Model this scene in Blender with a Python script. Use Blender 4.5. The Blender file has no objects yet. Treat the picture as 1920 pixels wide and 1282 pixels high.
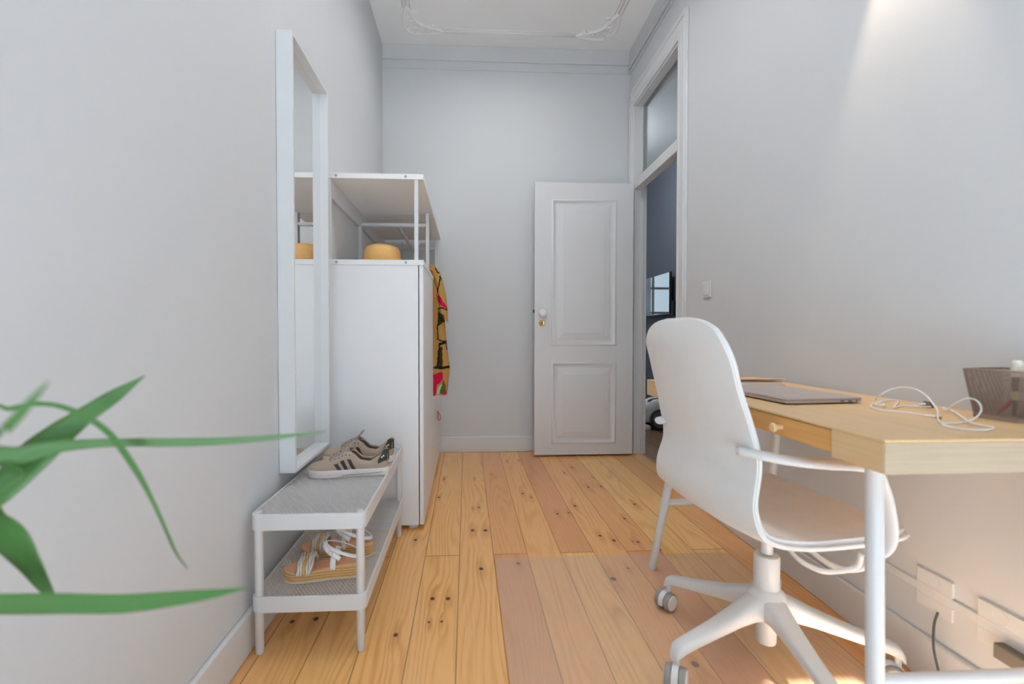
import bpy, bmesh, math, random
from mathutils import Vector, Matrix
random.seed(7)
S = bpy.context.scene
COL = S.collection
PI = math.pi
V = Vector

# ------------------------------------------------------------------ camera model (metres, Y = into the room)
F, PX, PY, H = 853.0, 918.0, 641.0, 0.91
TH = math.atan(43 / F); PT = math.atan(16 / F)

def ray(x, y):
    a = (x - PX) / F; b = -(y - PY) / F
    f = math.cos(PT) + b * math.sin(PT); u = -math.sin(PT) + b * math.cos(PT)
    return V((a * math.cos(TH) + f * math.sin(TH), -a * math.sin(TH) + f * math.cos(TH), u))
def on_z(x, y, Z):
    r = ray(x, y); t = (Z - H) / r.z; return V((r.x * t, r.y * t, Z))
def on_y(x, y, Y):
    r = ray(x, y); t = Y / r.y; return V((r.x * t, Y, H + r.z * t))

# ------------------------------------------------------------------ materials
def lin(c):
    return tuple((v / 12.92 if v <= .04045 else ((v + .055) / 1.055) ** 2.4) for v in (k / 255.0 for k in c))

class NT:
    """small node-building helper"""
    def __init__(s, name):
        s.m = bpy.data.materials.new(name); s.m.use_nodes = True
        s.t = s.m.node_tree; s.t.nodes.clear()
        s.out = s.t.nodes.new('ShaderNodeOutputMaterial')
    def n(s, kind, **kw):
        nd = s.t.nodes.new('ShaderNode' + kind)
        for k, v in kw.items(): setattr(nd, k, v)
        return nd
    def put(s, sock, v):
        if isinstance(v, bpy.types.NodeSocket): s.t.links.new(v, sock)
        elif v is not None:
            try: sock.default_value = v
            except Exception: sock.default_value = tuple(v) + (1,) if len(v) == 3 else v
    def math(s, op, a, b=None, c=None):
        nd = s.n('Math', operation=op)
        for i, v in enumerate((a, b, c)):
            if v is not None: s.put(nd.inputs[i], v)
        return nd.outputs[0]
    def vec(s, op, a, b=None):
        nd = s.n('VectorMath', operation=op)
        s.put(nd.inputs[0], a)
        if b is not None: s.put(nd.inputs[1], b)
        return nd.outputs['Value'] if op in ('LENGTH', 'DISTANCE', 'DOT_PRODUCT') else nd.outputs['Vector']
    def comb(s, x, y, z=0.0):
        nd = s.n('CombineXYZ')
        for i, v in enumerate((x, y, z)): s.put(nd.inputs[i], v)
        return nd.outputs[0]
    def sep(s, v):
        nd = s.n('SeparateXYZ'); s.put(nd.inputs[0], v); return nd.outputs
    def coord(s, which='Object'):
        return s.n('TexCoord').outputs[which]
    def noise(s, vec, scale=5, detail=2, rough=.5, dist=0.0):
        nd = s.n('TexNoise'); s.put(nd.inputs['Vector'], vec)
        nd.inputs['Scale'].default_value = scale; nd.inputs['Detail'].default_value = detail
        nd.inputs['Roughness'].default_value = rough; nd.inputs['Distortion'].default_value = dist
        return nd.outputs['Fac']
    def rng(s, v, a, b, c=0.0, d=1.0, smooth=False):
        nd = s.n('MapRange', interpolation_type='SMOOTHSTEP' if smooth else 'LINEAR', clamp=True)
        s.put(nd.inputs[0], v)
        for i, k in enumerate((a, b, c, d)): s.put(nd.inputs[i + 1], k)
        return nd.outputs[0]
    def mix(s, fac, a, b):
        nd = s.n('Mix', data_type='RGBA')
        s.put(nd.inputs[0], fac)
        for i, v in ((6, a), (7, b)):
            s.put(nd.inputs[i], v if isinstance(v, bpy.types.NodeSocket) else tuple(v)[:3] + (1,))
        return nd.outputs[2]
    def bsdf(s, color, rough=.5, metal=0.0, spec=.5, bump=None, bump_s=.1, **kw):
        b = s.n('BsdfPrincipled')
        s.put(b.inputs['Base Color'], color if isinstance(color, bpy.types.NodeSocket) else tuple(color)[:3] + (1,))
        s.put(b.inputs['Roughness'], rough); b.inputs['Metallic'].default_value = metal
        b.inputs['Specular IOR Level'].default_value = spec
        for k, v in kw.items(): s.put(b.inputs[k.replace('_', ' ')], v)
        if bump is not None:
            bn = s.n('Bump'); bn.inputs['Strength'].default_value = bump_s; bn.inputs['Distance'].default_value = .002
            s.put(bn.inputs['Height'], bump); s.t.links.new(bn.outputs[0], b.inputs['Normal'])
        s.t.links.new(b.outputs[0], s.out.inputs[0])
        return b

def simple(name, col, rough=.5, metal=0.0, spec=.5, nscale=40, var=.04, bump=0.0, lincol=False, **kw):
    t = NT(name); c = col if lincol else lin(col)
    n = t.noise(t.coord(), nscale, 3)
    a = tuple(min(1, k * (1 - var)) for k in c); b = tuple(min(1, k * (1 + var)) for k in c)
    t.bsdf(t.mix(n, a, b), rough, metal, spec, n if bump else None, bump, **kw)
    return t.m

def fabric(name, col, scale=900, var=.10, rough=.9, bump=.25):
    t = NT(name); c = lin(col); co = t.coord()
    w = t.noise(t.vec('MULTIPLY', co, (1, 1, .25)), scale, 2); h = t.noise(t.vec('MULTIPLY', co, (.25, .25, 1)), scale, 2)
    n = t.math('MULTIPLY', t.math('ADD', w, h), .5)
    big = t.noise(co, 18, 3)
    f = t.math('ADD', t.math('MULTIPLY', n, .75), t.math('MULTIPLY', big, .25))
    t.bsdf(t.mix(t.rng(f, .3, .7), tuple(k * (1 - var) for k in c), tuple(min(1, k * (1 + var)) for k in c)), rough, 0, .2, n, bump)
    return t.m

M = {}
M['wall'] = simple('wall_paint', (.655, .665, .675), .75, spec=.3, nscale=60, var=.008, bump=.03, lincol=True)
M['ceil'] = simple('ceiling_paint', (.90, .885, .865), .8, spec=.2, nscale=50, var=.01, bump=.03, lincol=True)
M['trim'] = simple('trim_gloss_paint', (.70, .705, .71), .35, spec=.5, nscale=30, var=.01, bump=.02, lincol=True)
M['door'] = simple('door_paint', (.70, .70, .705), .32, spec=.5, nscale=25, var=.012, bump=.03, lincol=True)
M['metal'] = simple('white_powder_coat', (.69, .695, .70), .38, spec=.5, nscale=200, var=.01, bump=.02, lincol=True)
M['laminate'] = simple('white_laminate', (.82, .82, .825), .4, spec=.5, nscale=20, var=.008, lincol=True)
M['laminate_lightened'] = simple('white_laminate_lightened', (.88, .865, .85), .45, spec=.4, nscale=20, var=.01, lincol=True)  # laminate copy, base lightened and warmed to lift the panel's shaded underside
M['plastic'] = simple('white_plastic', (.70, .705, .705), .35, spec=.5, nscale=90, var=.01, lincol=True)
M['grey_rubber'] = simple('grey_rubber', (150, 148, 142), .6, nscale=80)
M['bolt'] = simple('grey_bolt', (168, 172, 180), .4, .3, nscale=80)
M['dark_gap'] = simple('dark_recess', (70, 64, 58), .8)
M['blue_wall'] = simple('slate_blue_paint', (96, 100, 109), .8, spec=.2, nscale=300, var=.06, bump=.15)
M['hall_paint'] = simple('hall_paint', (.72, .72, .72), .8, spec=.2, nscale=40, var=.01, lincol=True)
M['brass'] = simple('brass', (214, 172, 98), .3, .85, nscale=120)
M['porcelain'] = simple('porcelain', (.84, .83, .81), .15, nscale=20, var=.01, lincol=True)
M['dark_iron'] = simple('dark_iron', (92, 66, 50), .5, .3)
M['black'] = simple('black_plastic', (46, 44, 44), .45)
M['tan_leather'] = simple('tan_leather', (204, 124, 78), .55, nscale=200, var=.1, bump=.2)
M['straw'] = fabric('straw', (236, 186, 120), 260, .12, .8, .5)
M['seat_fabric'] = fabric('beige_seat_fabric', (240, 238, 238), 700, .07)
M['shell_fabric'] = fabric('light_shell_fabric', (234, 233, 230), 700, .05)
M['laptop'] = simple('space_grey_aluminium', (182, 170, 165), .42, .25, nscale=300, var=.02)
M['laptop_dark'] = simple('laptop_port', (48, 42, 40), .5)
M['kraft'] = simple('kraft_card', (224, 178, 132), .7, nscale=150, var=.05)
M['paper'] = simple('paper', (228, 216, 204), .8, nscale=150, var=.02)
M['cable_white'] = simple('white_cable', (.86, .87, .88), .4, lincol=True)
M['cable_dark'] = simple('dark_cable', (82, 86, 86), .5)
M['mesh_metal'] = simple('taupe_mesh_metal', (160, 142, 130), .45, .2)
M['pen_red'] = simple('red_plastic', (196, 52, 58), .35)
M['pen_dark'] = simple('dark_marker', (74, 68, 66), .4)
M['pen_grey'] = simple('grey_pen', (126, 116, 108), .35, .2)
M['pen_cream'] = simple('cream_cap', (232, 224, 208), .4)
M['pen_label'] = simple('pen_label', (206, 190, 150), .5)
M['taupe'] = fabric('taupe_canvas', (180, 160, 143), 1200, .06)
M['taupe_dark'] = fabric('grey_lining', (120, 112, 106), 1200, .08)
M['lace'] = fabric('mauve_grey_lace', (160, 146, 142), 1500, .10)
M['shoe_rubber'] = simple('off_white_rubber', (222, 214, 210), .5, nscale=60, var=.04)
M['shoe_black'] = simple('black_suede', (58, 56, 53), .8, nscale=400, var=.1)
M['sandal_insole'] = simple('tan_insole', (226, 168, 130), .6, nscale=60, var=.05)
M['white_leather'] = simple('white_leather', (.84, .83, .82), .45, nscale=150, var=.02, bump=.1, lincol=True)
M['braid_silver'] = simple('silver_braid', (206, 198, 190), .35, .45, nscale=300, var=.12)
M['braid_gold'] = simple('gold_braid', (200, 164, 112), .35, .45, nscale=300, var=.12)
M['cream_sole'] = simple('cream_sole', (212, 198, 178), .6)
M['vac_white'] = simple('vacuum_white', (.84, .85, .85), .3, lincol=True)
M['vac_grey'] = simple('vacuum_grey', (112, 112, 112), .5)
M['reflector'] = fabric('pale_reflector', (232, 237, 243), 500, .04)

def mirror_mat():
    t = NT('mirror_silver'); n = t.noise(t.coord(), 3, 1)
    t.bsdf(t.mix(n, (.90, .915, .905), (.92, .93, .92)), .0, 1.0); return t.m
M['mirror'] = mirror_mat()

def glass_mat():
    t = NT('window_glass')
    g = t.n('BsdfGlossy'); g.inputs['Roughness'].default_value = .02
    tr = t.n('BsdfTransparent'); tr.inputs[0].default_value = (.95, .97, .97, 1)
    fr = t.n('LayerWeight'); fr.inputs[0].default_value = .25
    n = t.noise(t.coord(), 6, 1)
    f = t.math('ADD', t.math('MULTIPLY', fr.outputs['Fresnel'], .55), t.math('MULTIPLY', n, .02))
    m = t.n('MixShader'); t.put(m.inputs[0], f)
    t.t.links.new(tr.outputs[0], m.inputs[1]); t.t.links.new(g.outputs[0], m.inputs[2])
    t.t.links.new(m.outputs[0], t.out.inputs[0]); return t.m
M['glass'] = glass_mat()

def mat_plastic():
    """frosted clear plastic of the chair mat"""
    t = NT('frosted_chair_mat')
    d = t.n('BsdfPrincipled'); d.inputs['Base Color'].default_value = (.90, .85, .76, 1); d.inputs['Roughness'].default_value = .28; d.inputs['Coat Weight'].default_value = 1.0; d.inputs['Coat Roughness'].default_value = .28
    tr = t.n('BsdfTransparent'); tr.inputs[0].default_value = (.985, .98, .97, 1)
    n = t.noise(t.coord(), 25, 2)
    m = t.n('MixShader'); t.put(m.inputs[0], t.math('ADD', t.math('MULTIPLY', n, .04), .12))
    t.t.links.new(tr.outputs[0], m.inputs[1]); t.t.links.new(d.outputs[0], m.inputs[2])
    t.t.links.new(m.outputs[0], t.out.inputs[0]); return t.m
M['mat'] = mat_plastic()

def curtain_mat():
    t = NT('sheer_curtain')
    d = t.n('BsdfDiffuse'); d.inputs[0].default_value = (.85, .87, .9, 1)
    tl = t.n('BsdfTranslucent'); tl.inputs[0].default_value = (.85, .88, .92, 1)
    n = t.noise(t.vec('MULTIPLY', t.coord(), (40, 1, 1)), 3, 1)
    m = t.n('MixShader'); t.put(m.inputs[0], t.rng(n, 0, 1, .45, .6))
    t.t.links.new(d.outputs[0], m.inputs[1]); t.t.links.new(tl.outputs[0], m.inputs[2])
    t.t.links.new(m.outputs[0], t.out.inputs[0]); return t.m
M['curtain'] = curtain_mat()

KNOTS = [(886, 994, 1.3), (910, 994, 1.3), (902, 1066, 1.2), (811, 1122, 1.1), (840, 1122, 1.1), (980, 925, 1.1), (996, 932, .8),
         (1078, 948, 1.2), (1045, 963, 1.0), (1066, 961, .8), (1125, 1004, 1.0), (1151, 1013, 1.2), (972, 1056, 1.1), (1150, 1085, 1.5),
         (1178, 1065, .7), (1103, 913, 1.1), (1073, 876, 1.1), (1127, 912, .9), (1171, 972, .9), (1196, 1016, .9), (1190, 945, 1.1), (823, 932, 1.0),
         (548, 1165, 1.0), (592, 1160, 1.2), (742, 1190, 1.0), (779, 1012, 1.1), (890, 897, .7), (898, 951, .9), (887, 953, .6),
         (1303, 1245, 1.4), (1186, 1015, .5), (1058, 886, .8), (833, 898, .9), (804, 1166, .6), (828, 1165, .6), (922, 889, .7), (951, 864, .8),
         (973, 863, .7), (1237, 1030, .9), (1112, 895, .6)]

def floor_mat():
    t = NT('pine_floorboards')
    x, y, _ = t.sep(t.coord())
    PW, L = .1395, 3.4
    u = t.math('DIVIDE', t.math('ADD', x, .03), PW)
    i = t.math('FLOOR', u); fx = t.math('SUBTRACT', u, i)
    par = t.math('FLOORED_MODULO', i, 2.0)
    v = t.math('DIVIDE', t.math('SUBTRACT', y, t.math('ADD', t.math('MULTIPLY', par, -1.7), 3.555)), L)
    j = t.math('FLOOR', v); fy = t.math('SUBTRACT', v, j)
    wn = t.n('TexWhiteNoise', noise_dimensions='2D'); t.put(wn.inputs['Vector'], t.comb(i, j))
    r = wn.outputs['Value']; r3 = t.sep(wn.outputs['Color'])
    # cathedral grain: level lines of a stretched noise, bent around the knots
    g = t.comb(t.math('ADD', x, t.math('MULTIPLY', r, 9.0)), t.math('ADD', t.math('MULTIPLY', y, .10), t.math('MULTIPLY', r3[1], 5.0)), t.math('MULTIPLY', r3[2], 3.0))
    field = t.math('MULTIPLY', t.noise(g, 8.0, 1.5, .4), 15.0)
    field = t.math('ADD', field, t.math('MULTIPLY', x, 55.0))
    dark = None; halo = None
    co = t.comb(x, y, 0.0)
    for (px, py, s) in KNOTS:
        p = on_z(px, py, 0.0)
        d = t.vec('SUBTRACT', co, (p.x, p.y, 0))
        a = t.vec('LENGTH', t.vec('MULTIPLY', d, (1, .8, 0)))
        m = t.rng(a, .0085 * s, .0055 * s, 0, 1, True)
        h = t.rng(t.vec('LENGTH', t.vec('MULTIPLY', d, (1, .22, 0))), .035 * s, .004, 0, 1.0, True)
        dark = m if dark is None else t.math('MAXIMUM', dark, m)
        halo = h if halo is None else t.math('MAXIMUM', halo, h)
    field = t.math('ADD', field, t.math('MULTIPLY', halo, 1.3))
    ring = t.math('POWER', t.math('ADD', .5, t.math('MULTIPLY', t.math('SINE', t.math('MULTIPLY', field, 4.6)), .5)), 2.2)
    fib = t.noise(t.comb(t.math('MULTIPLY', x, 60.0), t.math('MULTIPLY', y, 1.6), r), 6, 3, .6)
    blot = t.noise(t.comb(t.math('MULTIPLY', x, 1.0), t.math('MULTIPLY', y, .25), t.math('MULTIPLY', r, 20)), 12, 2)
    base = t.mix(r3[0], (.94, .555, .21), (.90, .475, .18))
    base = t.mix(t.rng(r3[1], .72, .85), base, (.78, .37, .16))
    late = t.mix(r3[2], (.68, .28, .06), (.68, .30, .07))
    c = t.mix(t.math('MULTIPLY', t.math('MULTIPLY', ring, t.rng(blot, .3, .7, .2, 1.0)), .55), base, late)
    c = t.mix(t.math('MULTIPLY', t.rng(fib, .5, .8), .30), c, (.46, .18, .05))
    c = t.mix(t.math('MULTIPLY', t.rng(halo, .45, 1.0), .35), c, (.50, .19, .05))
    c = t.mix(t.math('MULTIPLY', dark, .93), c, (.075, .028, .018))
    e = t.math('MINIMUM', t.math('MULTIPLY', fx, PW), t.math('MULTIPLY', t.math('SUBTRACT', 1.0, fx), PW))
    ey = t.math('MINIMUM', t.math('MULTIPLY', fy, L), t.math('MULTIPLY', t.math('SUBTRACT', 1.0, fy), L))
    gap = t.math('MAXIMUM', t.rng(e, .0022, .0008), t.rng(ey, .0028, .0012))
    c = t.mix(t.math('MULTIPLY', gap, .75), c, (.22, .095, .03))
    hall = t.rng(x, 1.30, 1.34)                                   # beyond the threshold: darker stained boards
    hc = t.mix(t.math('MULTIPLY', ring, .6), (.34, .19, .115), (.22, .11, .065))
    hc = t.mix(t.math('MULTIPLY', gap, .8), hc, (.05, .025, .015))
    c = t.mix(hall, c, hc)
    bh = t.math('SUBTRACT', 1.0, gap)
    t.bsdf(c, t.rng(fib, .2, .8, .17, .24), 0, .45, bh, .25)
    return t.m
M['floor'] = floor_mat()

def bamboo(name, light, dark, axis=1, sc=1.0, rough=.4):
    t = NT(name); co = t.sep(t.coord())
    st = [60.0 * sc] * 3; st[axis] = 1.5
    v = t.comb(*[t.math('MULTIPLY', co[k], st[k]) for k in range(3)])
    n1 = t.noise(v, 3, 3, .6)
    lam = [0.0, 0.0, 0.0]
    w = t.math('FLOOR', t.math('MULTIPLY', co[0 if axis == 1 else 2], 50.0))
    wn = t.n('TexWhiteNoise', noise_dimensions='1D'); t.put(wn.inputs['W'], w)
    f = t.math('ADD', t.math('MULTIPLY', t.rng(n1, .3, .7), .7), t.math('MULTIPLY', wn.outputs['Value'], .3))
    t.bsdf(t.mix(f, lin(light), lin(dark)), rough, 0, .4, n1, .05)
    return t.m
M['bamboo_top'] = bamboo('bamboo_top', (228, 194, 148), (216, 178, 130), 1)
M['bamboo_end'] = bamboo('bamboo_end', (198, 181, 157), (182, 161, 132), 0, .7)
M['bamboo_drawer'] = bamboo('bamboo_drawer', (226, 174, 104), (206, 146, 74), 1)
M['bamboo_knob'] = bamboo('bamboo_knob', (232, 200, 158), (218, 178, 128), 0)

def cork_mat():
    t = NT('layered_cork'); co = t.sep(t.coord())
    s = t.math('FRACT', t.math('MULTIPLY', co[2], 130.0))
    n = t.noise(t.coord(), 300, 3)
    c = t.mix(t.rng(n, .3, .7), lin((224, 182, 122)), lin((206, 160, 100)))
    t.bsdf(t.mix(t.rng(s, .3, .1), c, lin((146, 102, 58))), .8, 0, .2, n, .2); return t.m
M['cork'] = cork_mat()

def leaf_mat():
    t = NT('plant_leaf'); co = t.coord('UV')
    u, v, _ = t.sep(co)
    n = t.noise(t.comb(t.math('MULTIPLY', u, 40.0), t.math('MULTIPLY', v, 2.0)), 3, 2)
    c = t.mix(n, (.065, .20, .045), (.12, .28, .075))
    c = t.mix(t.rng(t.math('ABSOLUTE', t.math('SUBTRACT', u, .5)), .42, .5), c, (.18, .26, .08))
    d = t.n('BsdfPrincipled'); t.put(d.inputs['Base Color'], c); d.inputs['Roughness'].default_value = .4
    tl = t.n('BsdfTranslucent'); t.put(tl.inputs[0], t.mix(n, (.11, .27, .015), (.16, .34, .03)))
    m = t.n('MixShader'); m.inputs[0].default_value = .3
    t.t.links.new(d.outputs[0], m.inputs[1]); t.t.links.new(tl.outputs[0], m.inputs[2])
    t.t.links.new(m.outputs[0], t.out.inputs[0]); return t.m
M['leaf'] = leaf_mat()
M['cane'] = simple('plant_cane', (150, 128, 92), .7, nscale=80, var=.2, bump=.3)
M['soil'] = simple('potting_soil', (60, 44, 34), .95, nscale=150, var=.4, bump=.5)
M['terracotta'] = simple('white_pot', (.78, .77, .75), .4, lincol=True)

def screen_mat():
    t = NT('screen_glass'); n = t.noise(t.coord(), 2, 1)
    t.bsdf(t.mix(n, (.012, .014, .02), (.016, .018, .024)), .03, 0, .5, IOR=2.2); return t.m
M['screen'] = screen_mat()

def lamp_mat(name, col, s):
    t = NT(name); n = t.noise(t.coord(), 4, 1)
    e = t.n('Emission'); t.put(e.inputs[0], t.mix(n, col, tuple(k * .97 for k in col))); e.inputs[1].default_value = s
    t.t.links.new(e.outputs[0], t.out.inputs[0]); return t.m
M['fill_lamp_disc'] = lamp_mat('fill_lamp_diffuser', (1, .97, .93), 4.0)

# ------------------------------------------------------------------ mesh helpers
def obj(name, bm, mat, parent=None, smooth=False, bevel=0.0, xf=None, seg=2, auto=None):
    if xf is not None: bm.transform(xf)
    bmesh.ops.recalc_face_normals(bm, faces=bm.faces[:])
    me = bpy.data.meshes.new(name); bm.to_mesh(me); bm.free()
    for m in (mat if isinstance(mat, (list, tuple)) else [mat]): me.materials.append(M[m] if isinstance(m, str) else m)
    o = bpy.data.objects.new(name, me); COL.objects.link(o)
    if parent is not None:
        o.parent = parent
        o.matrix_parent_inverse = world(parent).inverted()
    if smooth or bevel:
        for p in me.polygons: p.use_smooth = True
        if not smooth or auto: me.set_sharp_from_angle(angle=math.radians(auto or 35))
    if bevel:
        b = o.modifiers.new('bevel', 'BEVEL'); b.width = bevel; b.segments = seg; b.limit_method = 'ANGLE'; b.angle_limit = math.radians(40); b.harden_normals = False
    return o
def world(o):
    m = o.matrix_basis.copy()
    return world(o.parent) @ o.matrix_parent_inverse @ m if o.parent else m
def thing(name, label, cat, loc=(0, 0, 0), group=None):
    o = bpy.data.objects.new(name, None); COL.objects.link(o); o.location = loc; o.empty_display_size = .05
    tag(o, label, cat, group); return o
def tag(o, label=None, cat=None, group=None, kind=None):
    if label: o['label'] = label
    if cat: o['category'] = cat
    if group: o['group'] = group
    if kind: o['kind'] = kind
    return o
def struct(name, bm, mat, label=None, cat=None, **kw):
    o = obj(name, bm, mat, **kw); o['kind'] = 'structure'
    return tag(o, label, cat)

def B(): return bmesh.new()
def box(bm, x0, x1, y0, y1, z0, z1, mi=0):
    vs = [bm.verts.new(p) for p in ((x0, y0, z0), (x1, y0, z0), (x1, y1, z0), (x0, y1, z0), (x0, y0, z1), (x1, y0, z1), (x1, y1, z1), (x0, y1, z1))]
    for q in ((0, 3, 2, 1), (4, 5, 6, 7), (0, 1, 5, 4), (1, 2, 6, 5), (2, 3, 7, 6), (3, 0, 4, 7)):
        f = bm.faces.new([vs[k] for k in q]); f.material_index = mi
    return bm
def loft(bm, rings, closed=True, cap=True, mi=0):
    R = [[bm.verts.new(p) for p in r] for r in rings]
    n = len(R[0])
    for a, b in zip(R, R[1:]):
        for k in range(n if closed else n - 1):
            k2 = (k + 1) % n
            f = bm.faces.new((a[k], a[k2], b[k2], b[k])); f.material_index = mi
    if cap and closed:
        f = bm.faces.new(R[0][::-1]); f.material_index = mi
        f = bm.faces.new(R[-1]); f.material_index = mi
    return R
def frame_of(t):
    t = t.normalized(); a = V((0, 0, 1)) if abs(t.z) < .9 else V((1, 0, 0))
    u = t.cross(a).normalized(); return u, u.cross(t).normalized()
def tube(bm, pts, r, n=10, flat=1.0, cyc=False, up=None, mi=0):
    pts = [V(p) for p in pts]; rings = []; prev = None
    N = len(pts)
    for k, p in enumerate(pts):
        if cyc: t = pts[(k + 1) % N] - pts[k - 1]
        else: t = pts[min(k + 1, N - 1)] - pts[max(k - 1, 0)]
        if t.length < 1e-9: t = V((0, 0, 1))
        t.normalize()
        if up is not None:
            u = t.cross(V(up)).normalized(); w = u.cross(t)
        elif prev is None: u, w = frame_of(t)
        else:
            u = (prev - t * prev.dot(t)).normalized(); w = u.cross(t)
        prev = u
        rr = r[k] if isinstance(r, (list, tuple)) else r
        rings.append([p + u * (math.cos(2 * PI * q / n) * rr) + w * (math.sin(2 * PI * q / n) * rr * flat) for q in range(n)])
    if cyc: rings.append(rings[0])
    loft(bm, rings, True, not cyc, mi)
    if cyc: bmesh.ops.remove_doubles(bm, verts=bm.verts[:], dist=1e-6)
    return bm
def cyl(bm, a, b, r0, r1=None, n=20, mi=0):
    a = V(a); b = V(b); u, w = frame_of(b - a); r1 = r0 if r1 is None else r1
    loft(bm, [[p + u * math.cos(2 * PI * k / n) * r + w * math.sin(2 * PI * k / n) * r for k in range(n)] for p, r in ((a, r0), (b, r1))], mi=mi)
    return bm
def lathe(bm, prof, c=(0, 0, 0), ax=(0, 0, 1), n=24, mi=0):
    c = V(c); ax = V(ax).normalized(); u, w = frame_of(ax)
    loft(bm, [[c + ax * h + u * math.cos(2 * PI * k / n) * max(r, 1e-5) + w * math.sin(2 * PI * k / n) * max(r, 1e-5) for k in range(n)] for r, h in prof], mi=mi)
    return bm
def cat(P, n=8):
    """smooth curve through points (Catmull-Rom)"""
    P = [V(p) for p in P]; out = []
    Q = [P[0] * 2 - P[1]] + P + [P[-1] * 2 - P[-2]]
    for k in range(len(P) - 1):
        a, b, c, d = Q[k:k + 4]
        for s in range(n):
            t = s / n
            out.append(.5 * ((2 * b) + (c - a) * t + (2 * a - 5 * b + 4 * c - d) * t * t + (3 * b - a - 3 * c + d) * t ** 3))
    out.append(P[-1]); return out
def interp(tab, x):
    if x <= tab[0][0]: return tab[0][1]
    for (a, fa), (b, fb) in zip(tab, tab[1:]):
        if x <= b:
            t = (x - a) / (b - a); t = t * t * (3 - 2 * t) * .5 + t * .5
            return fa + (fb - fa) * t
    return tab[-1][1]
def prism_frame(bm, prof, x0, x1, z0, z1, y):
    """moulding: profile (inset, depth) swept round a rectangle in the XZ plane, towards -Y"""
    rings = []
    for (cx, cz, sx, sz) in ((x0, z0, 1, 1), (x1, z0, -1, 1), (x1, z1, -1, -1), (x0, z1, 1, -1)):
        rings.append([V((cx + sx * i, y - d, cz + sz * i)) for i, d in prof])
    R = [[bm.verts.new(p) for p in r] for r in rings]
    n = len(prof)
    for k in range(4):
        a, b = R[k], R[(k + 1) % 4]
        for q in range(n - 1): bm.faces.new((a[q], a[q + 1], b[q + 1], b[q]))
    return bm

# ------------------------------------------------------------------ room shell
XL, YB, YF, ZC = -.63, 3.485, -3.2, 3.075
AL = math.atan(.022)
RW = Matrix.Translation((1.183, 0, 0)) @ Matrix.Rotation(-AL, 4, 'Z')      # right wall frame: x' out of the room, y' along it
JN, JF, HEAD, WT = 2.618, 3.378, 2.615, .09                                 # doorway: near jamb, far jamb, head, wall thickness

b = B(); box(b, -.85, 2.7, YF - .25, 8.3, -.12, 0); struct('floor', b, 'floor')
b = B(); box(b, -.85, 1.40, YF - .1, YB + .1, ZC, ZC + .1); struct('ceiling', b, 'ceil')
b = B(); box(b, XL - .12, XL, YF, YB + .1, 0, ZC); struct('wall_left', b, 'wall')
b = B(); box(b, XL, 1.262, YB, YB + .1, 0, ZC); struct('wall_back', b, 'wall')
b = B()
box(b, 0, WT, YF - .15, JN, 0, ZC); box(b, 0, WT, JF, YB + .1, 0, ZC); box(b, 0, WT, JN, JF, HEAD, ZC)
struct('wall_right', b, 'wall', xf=RW)
# unseen wall behind the camera, window openings shaped to aim sunlight onto the floor
b = B()
W1 = (.74, 1.06, 1.56, 2.42); W2 = (-.50, .42, .10, 1.62)
box(b, XL - .1, W2[0], YF - .14, YF, 0, ZC); box(b, W2[1], W1[0], YF - .14, YF, 0, ZC); box(b, W1[1], 1.3, YF - .14, YF, 0, ZC)
box(b, W2[0], W2[1], YF - .14, YF, 0, W2[2]); box(b, W2[0], W2[1], YF - .14, YF, W2[3], ZC); box(b, W1[0], W1[1], YF - .14, YF, W1[3], ZC)
box(b, W1[0], W1[1], YF - .14, YF, 0, W1[2])
struct('wall_front', b, 'wall')
def window(name, w, y, bars_z, bars_x=()):
    b = B(); x0, x1, z0, z1 = w; t = .035
    box(b, x0, x0 + t, y - .05, y, z0, z1); box(b, x1 - t, x1, y - .05, y, z0, z1)
    box(b, x0 + t, x1 - t, y - .05, y, z0, z0 + t); box(b, x0 + t, x1 - t, y - .05, y, z1 - t, z1)
    o = struct(name, b, 'trim', bevel=.004)
    for z in bars_z:
        b = B(); box(b, x0 + t, x1 - t, y - .035, y - .012, z - .02, z + .02); obj('glazing_bar', b, 'trim', o)
    for x in bars_x:
        b = B(); box(b, x - .02, x + .02, y - .036, y - .011, z0 + t, z1 - t); obj('glazing_bar', b, 'trim', o)
    b = B(); box(b, x0 + t, x1 - t, y - .026, y - .022, z0 + t, z1 - t); obj('window_pane', b, 'glass', o)
    return o
window('window_1', W1, YF - .04, ())
window('window_2', W2, YF - .04, (), ())
# baseboards: tall boards with a small rounded top step
def baseboard(name, x0, x1, y0, y1, side, xf=None):
    b = B()
    if side == 'x+': box(b, x0, x0 + .015, y0, y1, 0, .12)
    elif side == 'x-': box(b, x0 - .015, x0, y0, y1, 0, .12)
    else: box(b, x0, x1, y0 - .015, y0, 0, .12)
    struct(name, b, 'trim', bevel=.005, xf=xf)
baseboard('baseboard_left', XL, 0, YF, YB, 'x+')
baseboard('baseboard_back', XL + .016, 1.23, YB, 0, 'y-')
baseboard('baseboard_right', 0, 0, YF, JN - .112, 'x-', RW)

# cornice strips and over-door mouldings
b = B(); box(b, XL, 1.255, YB - .012, YB, 2.965, ZC); box(b, XL, 1.255, YB - .006, YB, 2.90, 2.915); struct('trim_1', b, 'wall', bevel=.003)
b = B(); box(b, -.012, 0, YF, YB, 2.90, 2.915); box(b, -.02, 0, YF, YB, 2.93, 2.955); box(b, -.012, 0, YF, YB, 2.97, ZC); struct('trim_2', b, 'wall', bevel=.004, xf=RW)

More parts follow.
